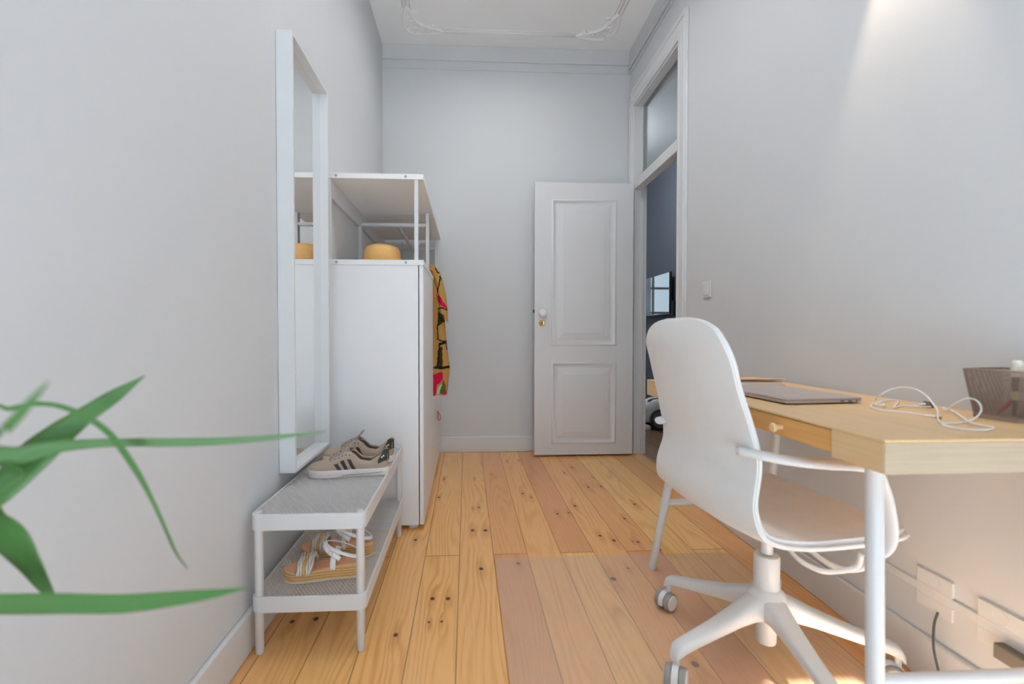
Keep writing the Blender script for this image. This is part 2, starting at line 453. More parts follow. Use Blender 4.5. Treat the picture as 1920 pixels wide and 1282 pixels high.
# ceiling plaster panel moulding with scrolled corners
b = B()
def ceil_line(p, q):
    p = V(p); q = V(q); d = (q - p).normalized(); s = d.cross(V((0, 0, 1)))
    for off, r in ((0, .009), (.026, .005), (-.02, .004)): tube(b, [p + s * off, q + s * off], r, 8)
CX0, CX1, CY1 = -.40, 1.03, 3.31
ceil_line((CX0 + .22, CY1, ZC), (CX1 - .22, CY1, ZC)); ceil_line((CX0, YF + .3, ZC), (CX0, CY1 - .22, ZC)); ceil_line((CX1, YF + .3, ZC), (CX1, CY1 - .22, ZC))
for sx, cx in ((1, CX0), (-1, CX1)):
    def q(u, v): return V((cx + sx * u, CY1 - v, ZC - .004))
    tube(b, cat([q(.24, .0), q(.17, .03), q(.10, .055), q(.055, .10), q(.03, .17), q(0, .24)], 6), .012, 8)
    tube(b, cat([q(.22, -.01), q(.12, -.035), q(.02, -.03), q(-.03, .03), q(-.035, .12), q(-.005, .22)], 6), .009, 8)
    for (cu, cv, r0, s) in ((.13, .02, .035, 1), (.02, .13, .035, -1), (.05, .05, .045, 1), (.0, .0, .03, -1), (.17, .05, .02, -1), (.05, .18, .02, 1)):
        tube(b, [q(cu + r0 * (1 - k / 22) * math.cos(s * k * .42), cv + r0 * (1 - k / 22) * math.sin(s * k * .42)) for k in range(20)], [.009 - .0002 * k for k in range(20)], 7)
struct('trim_3', b, 'ceil', smooth=True)

# door casing on the right wall: fluted boards, plus the lining of the opening
b = B()
for y0, y1 in ((JN - .112, JN), (JF, JF + .085)):
    box(b, -.014, 0, y0, y1, 0, HEAD + .115); box(b, -.022, 0, y0 + .012, y0 + .03, 0, HEAD + .09); box(b, -.020, 0, y1 - .03, y1 - .012, 0, HEAD + .02)
box(b, -.0145, 0, JN, JF, HEAD, HEAD + .115); box(b, -.022, 0, JN - .10, JF + .075, HEAD + .085, HEAD + .115); box(b, -.019, 0, JN - .02, JF + .02, HEAD + .02, HEAD + .038)
struct('trim_4', b, 'trim', bevel=.003, xf=RW)
b = B()
box(b, -.002, WT + .002, JN, JN + .012, 0, HEAD); box(b, -.002, WT + .002, JF - .012, JF, 0, HEAD); box(b, -.002, WT + .002, JN, JF, HEAD - .012, HEAD)
box(b, .052, .066, JF - .022, JF - .012, 0, HEAD - .012); box(b, .052, .066, JN + .012, JN + .022, 0, HEAD - .012)
struct('trim_5', b, 'trim', bevel=.002, xf=RW)
# transom bar and fixed light over the door
b = B(); box(b, -.004, .056, JN + .012, JF - .012, 1.985, 2.055); tb = struct('window_3', b, 'trim', bevel=.004, xf=RW)
b = B(); box(b, .057, .062, JN + .012, JF - .012, 2.03, HEAD - .012); obj('window_pane', b, 'glass', tb, xf=RW)

# open panelled door leaf, folded back along the end wall
DX0, DX1, DY, DZ0, DZ1, DT = .497, 1.228, 3.31, .016, 2.012, .038
b = B(); P = [(.634, 1.092, .832, 1.878), (.634, 1.092, .108, .687)]
xs = [DX0, .634, 1.092, DX1]; zs = [DZ0, .108, .687, .832, 1.878, DZ1]
for i in range(3):
    for k in range(5):
        if i == 1 and k in (1, 3): box(b, xs[i], xs[i + 1], DY + .007, DY + DT - .007, zs[k], zs[k + 1])
        else: box(b, xs[i], xs[i + 1], DY, DY + DT, zs[k], zs[k + 1])
bmesh.ops.remove_doubles(b, verts=b.verts[:], dist=1e-5)
door = struct('door_1', b, 'door', 'white panelled door standing open against the end wall', 'door')
for (x0, x1, z0, z1) in P:
    b = B(); prism_frame(b, [(-.012, 0), (-.010, .003), (-.004, .005), (.003, .002), (.008, -.003), (.016, -.006), (.024, -.007)], x0, x1, z0, z1, DY)
    obj('panel_moulding', b, 'door', door, smooth=True, auto=50)
    b = B(); prism_frame(b, [(.034, -.007), (.038, -.0055), (.074, -.0025), (.075, -.0015)], x0, x1, z0, z1, DY)
    q = [(x0 + .075, DY + .0015, z0 + .075), (x1 - .075, DY + .0015, z0 + .075), (x1 - .075, DY + .0015, z1 - .075), (x0 + .075, DY + .0015, z1 - .075)]
    b.faces.new([b.verts.new(p) for p in q]); bmesh.ops.remove_doubles(b, verts=b.verts[:], dist=1e-5)
    obj('raised_panel', b, 'door', door)
b = B(); lathe(b, [(.026, 0), (.026, .004), (.010, .008), (.010, .020), (.022, .026), (.031, .036), (.032, .046), (.026, .056), (.012, .061), (0, .062)], (.551, DY, 1.058), (0, -1, 0), 28)
o = obj('door_knob', b, 'porcelain', door, smooth=True, auto=50); o['label'] = 'round white porcelain knob'
b = B(); lathe(b, [(.0225, 0), (.0225, .003), (.019, .0045), (.016, .0035), (.0, .0035)], (.551, DY, .985), (0, -1, 0), 28)
o = obj('keyhole_plate', b, 'brass', door, smooth=True, auto=40); o['label'] = 'round brass keyhole plate'
b = B(); lathe(b, [(.0055, 0), (.0055, .0008), (0, .0008)], (.551, DY - .0036, .990), (0, -1, 0), 14); box(b, .548, .554, DY - .0044, DY - .0036, .972, .989)
obj('keyhole', b, 'black', o)
b = B(); box(b, DX0 - .010, DX0, DY + .008, DY + .026, 1.062, 1.084); o = obj('latch_bolt', b, 'dark_iron', door, bevel=.002); o['label'] = 'dark latch bolt on the door edge'

# room beyond the doorway
b = B(); box(b, 2.5, 2.6, 1.4, 8.2, 0, 3.09); struct('wall_hall_right', b, 'blue_wall')
b = B(); box(b, 1.34, 2.6, 1.3, 1.4, 0, 3.09); struct('wall_hall_front', b, 'hall_paint')
b = B(); box(b, .90, 1.0, YB + .11, 8.2, 0, 3.09); struct('wall_hall_left', b, 'hall_paint')
b = B(); box(b, 1.36, 2.6, 1.4, 8.2, 3.09, 3.19); box(b, .90, 1.36, YB + .11, 8.2, 3.09, 3.19); struct('ceiling_hall', b, 'hall_paint')
HW = (1.10, 2.10, .55, 2.5)
b = B(); box(b, .90, HW[0], 8.0, 8.12, 0, 3.09); box(b, HW[1], 2.5, 8.0, 8.12, 0, 3.09); box(b, HW[0], HW[1], 8.0, 8.12, 0, HW[2]); box(b, HW[0], HW[1], 8.0, 8.12, HW[3], 3.09)
struct('wall_hall_back', b, 'hall_paint')
window('window_4', HW, 8.06, (1.28, 1.72), (1.50,))
for x0, x1 in ((1.10, 1.21), (1.58, 1.67), (1.98, 2.08)):
    b = B(); loft(b, [[(x0 + (x1 - x0) * k / 24, 7.93 + .018 * math.sin(k * 1.1), z) for k in range(25)] for z in (.03, 2.6)], closed=False)
    tag(obj('curtain', b, 'curtain', smooth=True), {1.10: 'sheer curtain drawn to the left of the hall window', 1.58: 'sheer curtain hanging before the middle of the hall window', 1.98: 'sheer curtain drawn to the right of the hall window'}[x0], 'curtain')

# ------------------------------------------------------------------ wall mirror
T = thing('mirror', 'tall white-framed mirror hanging on the left wall above the shoe rack', 'mirror', (XL, 1.745, .44))
MY0, MY1, MZ0, MZ1, MXF = 1.552, 1.945, .44, 1.912, -.575
b = B(); w = .012
box(b, XL + .001, MXF, MY0, MY0 + w, MZ0, MZ1); box(b, XL + .001, MXF, MY1 - w, MY1, MZ0, MZ1)
box(b, XL + .001, MXF, MY0 + w, MY1 - w, MZ0, MZ0 + w); box(b, XL + .001, MXF, MY0 + w, MY1 - w, MZ1 - w, MZ1)
obj('frame', b, 'metal', T, bevel=.0012)
b = B(); box(b, XL + .012, XL + .024, MY0 + w, MY1 - w, MZ0 + w, MZ1 - w); obj('glass', b, 'mirror', T)

# ------------------------------------------------------------------ shoe rack with expanded-metal shelves
T = thing('shoe_rack', 'low white two-tier metal shoe rack with mesh shelves by the left wall', 'shoe rack', (-.447, 1.66, 0))
RX0, RX1, RY0, RY1 = -.607, -.287, 1.293, 2.06
def clip(p, d, x0, x1, y0, y1):
    t0, t1 = -9, 9
    for a, da, lo, hi in ((p[0], d[0], x0, x1), (p[1], d[1], y0, y1)):
        ta, tb_ = (lo - a) / da, (hi - a) / da
        t0 = max(t0, min(ta, tb_)); t1 = min(t1, max(ta, tb_))
    return (t0, t1) if t1 - t0 > .002 else None
def mesh_sheet(bm, x0, x1, y0, y1, z, pitch, dirs, wd, th):
    for d in dirs:
        l = math.hypot(*d); d = (d[0] / l, d[1] / l); nx, ny = -d[1], d[0]
        R = math.hypot(x1 - x0, y1 - y0); c = ((x0 + x1) / 2, (y0 + y1) / 2)
        k = -R / 2
        while k < R / 2:
            p = (c[0] + nx * k, c[1] + ny * k); r = clip(p, d, x0, x1, y0, y1)
            if r:
                a = V((p[0] + d[0] * r[0], p[1] + d[1] * r[0], z)); e = V((p[0] + d[0] * r[1], p[1] + d[1] * r[1], z))
                s = V((nx, ny, 0)) * wd / 2; h = V((0, 0, th))
                vs = [bm.verts.new(v) for v in (a - s, a + s, e + s, e - s, a - s - h, a + s - h, e + s - h, e - s - h)]
                for f in ((0, 3, 2, 1), (4, 5, 6, 7), (0, 1, 5, 4), (1, 2, 6, 5), (2, 3, 7, 6), (3, 0, 4, 7)): bm.faces.new([vs[q] for q in f])
            k += pitch
def rounded_rect(x0, x1, y0, y1, r, z, n=6):
    out = []
    for cx, cy, a0 in ((x1 - r, y1 - r, 0), (x0 + r, y1 - r, 90), (x0 + r, y0 + r, 180), (x1 - r, y0 + r, 270)):
        for k in range(n + 1):
            a = math.radians(a0 + 90 * k / n); out.append(V((cx + r * math.cos(a), cy + r * math.sin(a), z)))
    return out
for nm, zt in (('upper_shelf', .403), ('lower_shelf', .170)):
    b = B(); zb = zt - .046
    o1 = rounded_rect(RX0, RX1, RY0, RY1, .022, 0); i1 = rounded_rect(RX0 + .006, RX1 - .006, RY0 + .006, RY1 - .006, .017, 0)
    up = lambda L, z: [V((p.x, p.y, z)) for p in L]
    loft(b, [up(i1, zb), up(o1, zb), up(o1, zt), up(i1, zt), up(i1, zb)], cap=False)
    bmesh.ops.remove_doubles(b, verts=b.verts[:], dist=1e-6)
    sh = obj(nm, b, 'metal', T, bevel=.0018, smooth=True, auto=40)
    b = B(); mesh_sheet(b, RX0 + .006, RX1 - .006, RY0 + .006, RY1 - .006, zt - .005, .0092, ((.72, 1), (.72, -1)), .0030, .0011)
    obj('mesh_panel', b, 'metal', sh)
    for y in (RY0 + .26, RY0 + .52):
        b = B(); box(b, RX0 + .006, RX1 - .006, y - .006, y + .006, zb + .01, zt - .008); obj('support_bar', b, 'metal', sh)
for x in (RX0 + .018, RX1 - .018):
    for y in (RY0 + .018, RY1 - .018):
        b = B(); lathe(b, [(.009, 0), (.0118, .004), (.0118, .36), (.0118, .398), (.0095, .405), (0, .4065)], (x, y, 0), n=18); obj('leg', b, 'metal', T, smooth=True, auto=40)

# ------------------------------------------------------------------ sneakers
SW = [(0, .0), (.004, .018), (.012, .026), (.03, .032), (.07, .034), (.12, .034), (.17, .0405), (.21, .0455), (.245, .042), (.268, .031), (.28, .019), (.287, .0)]
STOP = [(0, .088), (.012, .092), (.035, .072), (.065, .055), (.095, .060), (.125, .086), (.15, .088), (.18, .072), (.205, .060), (.235, .050), (.26, .043), (.277, .036), (.285, .027)]
def sole_ring(sc, z, n=30, off=0.0):
    xs = [.287 * .5 * (1 - math.cos(PI * k / n)) for k in range(n + 1)]
    L = [V((x, interp(SW, x) * sc + (off if 0 < x < .287 else 0), z)) for x in xs]; R = [V((p.x, -p.y, z)) for p in L[1:-1]][::-1]
    return L + R
def sneaker(label, loc, rz, roll=0, lace_mat='lace', body='taupe', stripes=True, group=None, flip=1):
    root = thing('sneaker', label, 'shoe', loc, group)
    root.rotation_euler = (0, 0, rz)
    X = world(root)
    def grow(L, e, z): # outline grown by e
        c = V((.143, 0, 0)); return [V((c.x + (p.x - c.x) * (1 + e / .143), p.y * (1 + e / .045), z)) for p in L]
    base = sole_ring(1, 0)
    b = B(); loft(b, [grow(base, -.004, 0), grow(base, .001, .003), grow(base, .002, .014), grow(base, .001, .024), grow(base, -.001, .028), grow(base, -.005, .0285)])
    sole = obj('sole', b, 'shoe_rubber', root, smooth=True, auto=50, xf=X)
    for s in (1, -1):
        b = B(); tube(b, [(x, s * (interp(SW, x) * (1 + .002 / .045) + .0004), .0105 + .006 * max(0, (.1 - x) / .1)) for x in [.02 + .006 * k for k in range(24)]], .0007, 6)
        obj('sole_line', b, 'dark_gap', sole, xf=X)
    # upper: outer skin and lining as lofted sections, collar open behind x = .128
    def wall(x, k):  # k 0..1 from sole to collar edge
        wb = interp(SW, x) - .003; h = interp(STOP, x); z = .026 + (h - .026) * k
        if x < .03: top = wb * (.80 + .2 * (1 - k))
        top_w = min(wb, interp([(0, .012), (.02, .024), (.06, .027), (.10, .027), (.13, .024), (.17, .020), (.22, .014), (.287, .004)], x))
        bul = math.sin(PI * k) * .003
        return wb + (top_w - wb) * (k ** 1.8) + bul, z
    XS = [.003 + .276 * (k / 46) for k in range(47)]
    b = B(); rings = []
    for x in XS:
        closed = x > .155
        ring = []
        K = [0, .12, .25, .4, .55, .7, .85, 1]
        for k in K: yy, z = wall(x, k); ring.append(V((x, yy, z)))
        yt, zt = wall(x, 1)
        if closed:
            for s in (.6, .2, -.2, -.6): ring.append(V((x, yt * s, zt + .006 * (1 - s * s))))
        else:
            for s in (.85, .62, -.62, -.85): ring.append(V((x, yt * (1 if s > 0 else -1) * (.92 if abs(s) > .7 else .86), zt - (.0005 if abs(s) > .7 else .006))))
        for k in K[::-1]: yy, z = wall(x, k); ring.append(V((x, -yy, z)))
        rings.append(ring)
    R = [[b.verts.new(p) for p in r] for r in rings]; n = len(R[0])
    for a, x in zip(range(len(R) - 1), XS):
        for k in range(n - 1):
            if not (XS[a + 1] > .155) and k == 9: continue     # leave the collar open
            b.faces.new((R[a][k], R[a][k + 1], R[a + 1][k + 1], R[a + 1][k]))
    b.faces.new(R[0][:10]); b.faces.new([R[0][k] for k in (0, 9, 10, 19)]); b.faces.new(R[0][10:]); b.faces.new(R[-1])
    up = obj('upper', b, body, root, smooth=True, auto=60, xf=X)
    # lining
    b = B(); rings = []
    for x in [.008 + .148 * k / 20 for k in range(21)]:
        yt, zt = wall(x, 1); y2, z2 = wall(x, .55)
        rings.append([V((x, yt * .90, zt - .003)), V((x, y2 - .006, z2)), V((x, y2 - .010, .034)), V((x, -(y2 - .010), .034)), V((x, -(y2 - .006), z2)), V((x, -yt * .90, zt - .003))])
    loft(b, rings, closed=False); obj('lining', b, 'taupe_dark', root, smooth=True, auto=60, xf=X)
    # tongue
    b = B()
    tg = cat([(.195, 0, .064), (.165, 0, .084), (.14, 0, .102), (.126, 0, .118), (.122, 0, .122)], 4)
    loft(b, [[p + V((0, yy * (.6 + .5 * i / len(tg)), -abs(yy) ** 2 * 8 + dz)) for yy, dz in ((-.022, 0), (-.011, .003), (0, .004), (.011, .003), (.022, 0), (.011, -.003), (0, -.002), (-.011, -.003))] for i, p in enumerate(tg)])
    obj('tongue', b, body, root, smooth=True, xf=X)
    # eyestay panels with eyelets
    for s in (1, -1):
        b = B(); L = []
        for x in [.128 + .078 * k / 10 for k in range(11)]:
            a = [wall(x, kk) for kk in (.62, .8, 1)]
            L.append([V((x, s * (yy + .0016), z + .0006)) for yy, z in a] + [V((x, s * (a[2][0] * .86), a[2][1] + .003))])
        loft(b, L, closed=False); obj('eyestay', b, body, up, smooth=True, xf=X)
    for k in range(6):
        x = .134 + .013 * k
        for s in (1, -1):
            yy, z = wall(x, .86); b = B(); lathe(b, [(.0022, 0), (.0022, .001), (0, .001)], V((x, s * (yy + .0018), z)), (0, s, .5), 8); obj('eyelet', b, 'black', up, xf=X)
    for k in range(6):
        x = .136 + .012 * k; x2 = x + .010; y1, z1 = wall(x, .95); y2, z2 = wall(x2, .95)
        for s in (1, -1):
            b = B(); tube(b, cat([(x, s * y1, z1 + .001), (x + .003, s * y1 * .5, z1 + .011), (x2 - .003, -s * y2 * .5, z2 + .012), (x2, -s * y2, z2 + .001)], 4), .0031, 7, .5, up=(0, 0, 1)); obj('lace', b, lace_mat, root, smooth=True, xf=X)
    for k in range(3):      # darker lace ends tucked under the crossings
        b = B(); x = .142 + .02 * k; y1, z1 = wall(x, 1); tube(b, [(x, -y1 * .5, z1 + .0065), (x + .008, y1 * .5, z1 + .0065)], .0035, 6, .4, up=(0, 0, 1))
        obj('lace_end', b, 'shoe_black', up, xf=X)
    if stripes:
        for s in (1, -1):
            for q, x0 in enumerate((.118, .143, .166)):
                b = B(); L = []
                hh = (.78, .60, .52)[q]
                for k in [hh * i / 8 for i in range(9)]:
                    xc = x0 + .030 * k
                    row = []
                    for dx in (-.0065, -.002, .002, .0065):
                        yy, z = wall(xc + dx, k); row.append(V((xc + dx, s * (yy + .0012), z)))
                    L.append(row)
                loft(b, L, closed=False); o = obj('side_stripe', b, 'shoe_black', root, smooth=True, xf=X); o['label'] = 'slanted black stripe'
    # heel tab
    b = B(); L = []
    for k in [.42 + .6 * i / 8 for i in range(9)]:
        row = []
        wmax = .036 if k < .7 else .036 - .05 * (k - .7)
        xs = [wmax * i / 6 for i in range(6, 0, -1)]
        for x in xs: yy, z = wall(max(x, .003), min(k, 1)); row.append(V((x, (yy + .0016), z + (.004 if k > 1 else 0))))
        z = wall(.003, min(k, 1))[1]; row.append(V((-.001, 0, z)))
        for x in xs[::-1]: yy, z = wall(max(x, .003), min(k, 1)); row.append(V((x, -(yy + .0016), z)))
        L.append(row)
    loft(b, L, closed=False); ht = obj('heel_tab', b, 'shoe_black' if stripes else body, root, smooth=True, xf=X)
    if stripes:
        for s in (1, -1):
            for dx in (0, .006): b = B(); yy, z = wall(.016 + dx, .72); lathe(b, [(.0032, 0), (.003, .001), (0, .0012)], V((.016 + dx, s * (yy + .0016), z)), (-.2, s, 0), 10); obj('heel_mark', b, 'paper', ht, xf=X)
    return root
RZ = .4
sneaker('taupe sneaker with black stripes nearest the rack edge, fully visible', (-.285, 1.675, .3985), PI - math.radians(-4), group='sneakers on the shoe rack')
sneaker('taupe sneaker standing behind the front one, mostly hidden by it', (-.292, 1.832, .3985), PI - math.radians(3), group='sneakers on the shoe rack')

# ------------------------------------------------------------------ sandals
DW = [(0, .0), (.004, .013), (.015, .022), (.04, .027), (.09, .027), (.14, .033), (.18, .0385), (.21, .036), (.228, .024), (.235, .013), (.24, 0)]
def sandal(label, loc, rz):
    root = thing('sandal', label, 'shoe', loc, 'sandals on the lower shelf'); root.rotation_euler = (0, 0, rz); X = world(root)
    n = 30; xs = [.24 * .5 * (1 - math.cos(PI * k / n)) for k in range(n + 1)]
    top = lambda x: .030 + .016 * max(0, min(1, (.17 - x) / .12)) ** 1.3 + .004 * max(0, (x - .2) / .04)
    def ring(fr, e, dz=0):
        f = lambda x: (.12 + (x - .12) * (1 + e / .12))
        L = [V((f(x), interp(DW, x) * (1 + e / .036), top(x) * fr + dz)) for x in xs]; return L + [V((p.x, -p.y, p.z)) for p in L[1:-1]][::-1]
    b = B(); loft(b, [ring(0, 0), ring(.0, .003, .0015), ring(.0, .003, .006), ring(.0, .001, .0065)]); obj('outsole', b, 'cream_sole', root, smooth=True, auto=50, xf=X)
    b = B(); loft(b, [ring(0, .000, .006), ring(.5, .002), ring(.82, .001), ring(.9, 0)]); obj('platform', b, 'cork', root, smooth=True, auto=50, xf=X)
    b = B(); loft(b, [ring(.88, 0), ring(1, .001), ring(1.04, -.002), ring(1.05, -.006)]); obj('insole', b, 'sandal_insole', root, smooth=True, auto=50, xf=X)
    def arch(x0, lean, h, wd, y0=None):
        w = interp(DW, x0) + .001 if y0 is None else y0
        return [V((x0 + lean * math.sin(a), w * math.cos(a), top(x0) * .8 + h * math.sin(a))) for a in [PI * k / 16 for k in range(17)]]
    st = None
    for q in range(8):
        b = B(); pts = arch(.155 + .0054 * q, -.006, .048 - .0015 * abs(q - 3.5), .03)
        pts = [p + V((.0016 * math.sin(k * 1.3 + q * 2.1), 0, .0014 * math.cos(k * 1.3 + q * 2.1))) for k, p in enumerate(pts)]
        tube(b, cat(pts, 3), .0058, 7, .7)
        if st is None: st = obj('toe_strap', b, 'braid_silver', root, smooth=True, xf=X); st['label'] = 'braided silver and gold toe strap'
        else: obj('braid_strand', b, 'braid_gold' if q in (3, 4) else 'braid_silver', st, smooth=True, xf=X)
    # ankle strap: two uprights, ring strap round the heel, crossing tongue
    for s in (1, -1):
        b = B(); tube(b, cat([(.092, s * .027, top(.09) * .8), (.090, s * .030, .058), (.086, s * .030, .076)], 4), .0085, 8, .22, up=(0, s, .01)); obj('side_strap', b, 'white_leather', root, smooth=True, xf=X)
    b = B(); L = []
    for k in range(29):
        a = PI * 2 * k / 28; L.append((.062 + .056 * math.cos(a), .032 * math.sin(a), .082 + .022 * math.cos(a)))
    tube(b, L[:-1], .0065, 8, .3, cyc=True); ak = obj('ankle_strap', b, 'white_leather', root, smooth=True, xf=X)
    b = B(); tube(b, cat([(.118, .012, .103), (.105, .030, .092), (.085, .035, .078), (.068, .036, .066)], 5), .0072, 8, .3, up=(0, 1, .2)); obj('strap_end', b, 'white_leather', ak, smooth=True, xf=X)
    b = B(); tube(b, [(.098, .0365, .094), (.103, .0355, .081), (.092, .0375, .077), (.088, .0375, .089)], .0011, 6, cyc=True); obj('buckle', b, 'braid_silver', ak, xf=X)
    b = B(); tube(b, cat([(.012, 0, top(.01)), (.006, 0, .062), (.008, 0, .066)], 3), .008, 8, .25, up=(1, 0, .01)); obj('heel_strap', b, 'white_leather', root, smooth=True, xf=X)
    return root
sandal('tan sandal with braided strap at the front of the lower rack shelf', (-.315, 1.415, .1665), PI + math.radians(4))
sandal('tan sandal with braided strap set behind the front sandal on the lower shelf', (-.315, 1.535, .1665), PI - math.radians(2))

# ------------------------------------------------------------------ wardrobe cabinet, open shelf unit, clothes frame
CY0, CYM, CYE = 2.105, 2.705, 3.46
CXB, CXF = XL + .001, -.222
T = thing('wardrobe', 'white waist-high wardrobe cabinet with smooth side panel and leather door pull', 'cabinet', (-.42, 2.4, 0))
b = B()
box(b, CXB, CXF, CY0, CY0 + .018, .022, 1.222); box(b, CXB, CXF, CYM - .018, CYM, .022, 1.222)
box(b, CXB, CXF, CY0 + .018, CYM - .018, .022, .04); box(b, CXB, CXB + .006, CY0 + .018, CYM - .018, .04, 1.222); box(b, CXB, CXF, CY0 + .018, CYM - .018, .62, .638)
obj('body', b, 'laminate', T, bevel=.0015)
b = B(); box(b, CXF + .004, CXF + .023, CY0 + .002, CYM - .003, .024, 1.222); dr = obj('door', b, 'laminate', T, bevel=.002)
def leather_pull(parent, y, z, x, s=1.0):
    b = B(); p = [(x, y, z), (x + .010, y - .002, z - .004 * s), (x + .022, y - .006, z - .022 * s), (x + .026, y - .008, z - .044 * s), (x + .018, y - .004, z - .056 * s), (x + .008, y + .004, z - .046 * s), (x + .010, y + .008, z - .026 * s), (x + .008, y + .003, z - .006 * s)]
    tube(b, cat(p, 6), .0042, 8, .6); o = obj('leather_pull', b, 'tan_leather', parent, smooth=True); o['label'] = 'tan leather loop pull'
leather_pull(dr, CYM - .02, 1.19, CXF + .023, 1.25)
for x in (CXB + .05, CXF - .03):
    for y in (CY0 + .04, CYM - .04):
        b = B(); lathe(b, [(.022, 0), (.024, .004), (.018, .010), (.016, .022)], (x, y, 0), n=18); obj('foot', b, 'plastic', T, smooth=True, auto=40)

T = thing('open_shelf', 'white open metal shelf unit standing on top of the wardrobe', 'shelf', (-.42, 2.4, 1.222))
Zb, Zt = 1.222, 1.612
b = B(); box(b, CXB, CXF + .026, CY0 - .004, CYM, Zb, Zb + .024); obj('bottom_panel', b, 'laminate', T, bevel=.0015)
b = B(); box(b, CXB, CXF + .026, CY0 - .004, CYM + .002, Zt, Zt + .024); obj('top_panel', b, 'laminate_lightened', T, bevel=.0015)
for z in (Zb + .012, Zt + .012):
    for x in (CXB + .04, CXF - .055):
        b = B(); lathe(b, [(.006, 0), (.006, .0015), (.0035, .002), (0, .0015)], (x, CY0 - .004, z), (0, -1, 0), 16); obj('bolt_cap', b, 'bolt', T, smooth=True, auto=40)
for x in (CXB + .008, CXF - .008):
    for y in (CY0 + .008, CYM - .008):
        b = B(); box(b, x - .009, x + .009, y - .009, y + .009, Zb + .024, Zt); obj('upright', b, 'metal', T, bevel=.002)
b = B(); box(b, CXB + .018, CXF - .018, CYM - .016, CYM - .002, 1.535, 1.553); obj('cross_rail', b, 'metal', T, bevel=.002)
b = B(); box(b, CXB, CXB + .016, CY0 + .018, CYM - .018, 1.53, Zt); obj('back_rail', b, 'metal', T, bevel=.002)

T = thing('clothes_frame', 'white open hanging frame with clothes rail at the far end of the wardrobe', 'clothes rack', (-.42, 3.1, 0))
b = B(); box(b, CXB, CXF + .026, CYM + .003, CYE, Zt, Zt + .024); obj('top_panel', b, 'laminate_lightened', T, bevel=.0015)
for x in (CXB + .008, CXF - .008):
    for y in (CYM + .012, CYE - .012):
        b = B(); box(b, x - .009, x + .009, y - .008, y + .009, .519, Zt); obj('upright', b, 'metal', T, bevel=.002)
for z0, z1 in ((1.535, 1.556),):
    for y in (CYM + .012, CYE - .012):
        b = B(); box(b, CXB + .018, CXF - .018, y - .006, y + .008, z0, z1); obj('cross_rail', b, 'metal', T, bevel=.002)
b = B(); box(b, CXB, CXB + .016, CYM + .022, CYE - .022, 1.53, Zt); obj('back_rail', b, 'metal', T, bevel=.002)
b = B(); cyl(b, (-.405, CYM + .012, 1.546), (-.405, CYE - .012, 1.546), .0115); obj('clothes_rail', b, 'metal', T, smooth=True, auto=40)

T = thing('drawer_chest', 'low white drawer chest under the hanging dress with a leather loop pull', 'drawer unit', (-.42, 3.1, 0))
b = B()
box(b, CXB, CXF, CYM + .002, CYM + .020, .022, .500); box(b, CXB, CXF, CYE - .018, CYE, .022, .500); box(b, CXB, CXF, CYM + .02, CYE - .018, .022, .04); box(b, CXB, CXF + .022, CYM + .002, CYE, .500, .518)
obj('body', b, 'laminate', T, bevel=.0015)
for z0, z1 in ((.026, .258), (.263, .497)):
    b = B(); box(b, CXF + .003, CXF + .022, CYM + .005, CYE - .003, z0, z1); d = obj('drawer', b, 'laminate', T, bevel=.002)
    if z0 > .2: leather_pull(d, 3.03, .395, CXF + .022, 1.1)
for x in (CXB + .05, CXF - .03):
    for y in (CYM + .05, CYE - .05):
        b = B(); lathe(b, [(.022, 0), (.024, .004), (.018, .010), (.016, .022)], (x, y, 0), n=16); obj('foot', b, 'plastic', T, smooth=True, auto=40)

# straw hat
T = thing('straw_hat', 'straw sun hat resting on the shelf above the wardrobe', 'hat', (-.42, 2.30, Zb + .024))
b = B(); rings = []
for r, h, dip in ((.150, .004, 0), (.148, .007, 0), (.125, .010, 0), (.104, .010, 0), (.097, .014, 0), (.094, .035, 0), (.091, .060, 0), (.087, .080, 0), (.080, .092, .3), (.066, .098, .6), (.045, .097, .9), (.02, .094, 1), (.001, .093, 1)):
    rings.append([V((-.42 + r * .97 * math.cos(2 * PI * k / 40), 2.30 + r * 1.08 * math.sin(2 * PI * k / 40), Zb + .024 + h - .008 * dip * abs(math.cos(2 * PI * k / 40)) ** 2 + (.004 * math.sin(4 * PI * k / 40) if r > .12 else 0))) for k in range(40)])
loft(b, rings); hat = obj('body', b, 'straw', T, smooth=True, auto=60)
b = B(); loft(b, [[V((-.42 + r * .97 * math.cos(2 * PI * k / 40), 2.30 + r * 1.08 * math.sin(2 * PI * k / 40), Zb + .024 + h)) for k in range(40)] for r, h in ((.0985, .013), (.0975, .034))], cap=False); obj('hat_band', b, 'straw', T, smooth=True)

# ------------------------------------------------------------------ printed dress on a hanger
DRY = 2.90
def dp(x, y): p = on_y(x, y, DRY - .05); return (p.x, p.z)
POLY = {1: [], 2: [], 3: [], 4: [], 5: []}
POLY[2] += [[dp(*p) for p in q] for q in ([(819, 560), (823, 552), (832, 567), (838, 575), (842, 581), (838, 580), (826, 572)], [(812, 702), (829, 697), (831, 708), (825, 718), (819, 722), (817, 742), (812, 742)], [(829, 712), (834, 716), (837, 740), (829, 741)])]
POLY[3] += [[dp(*p) for p in q] for q in ([(822, 738), (832, 714), (835, 728), (832, 739)],)]
POLY[4] += [[dp(*p) for p in q] for q in ([(818, 741), (822, 726), (829, 718), (827, 726), (823, 738)],)]
POLY[5] += [[dp(*p) for p in q] for q in ([(821, 584), (832, 590), (834, 603), (829, 604), (826, 608), (822, 612)], [(821, 655), (829, 648), (830, 690), (818, 688)])]
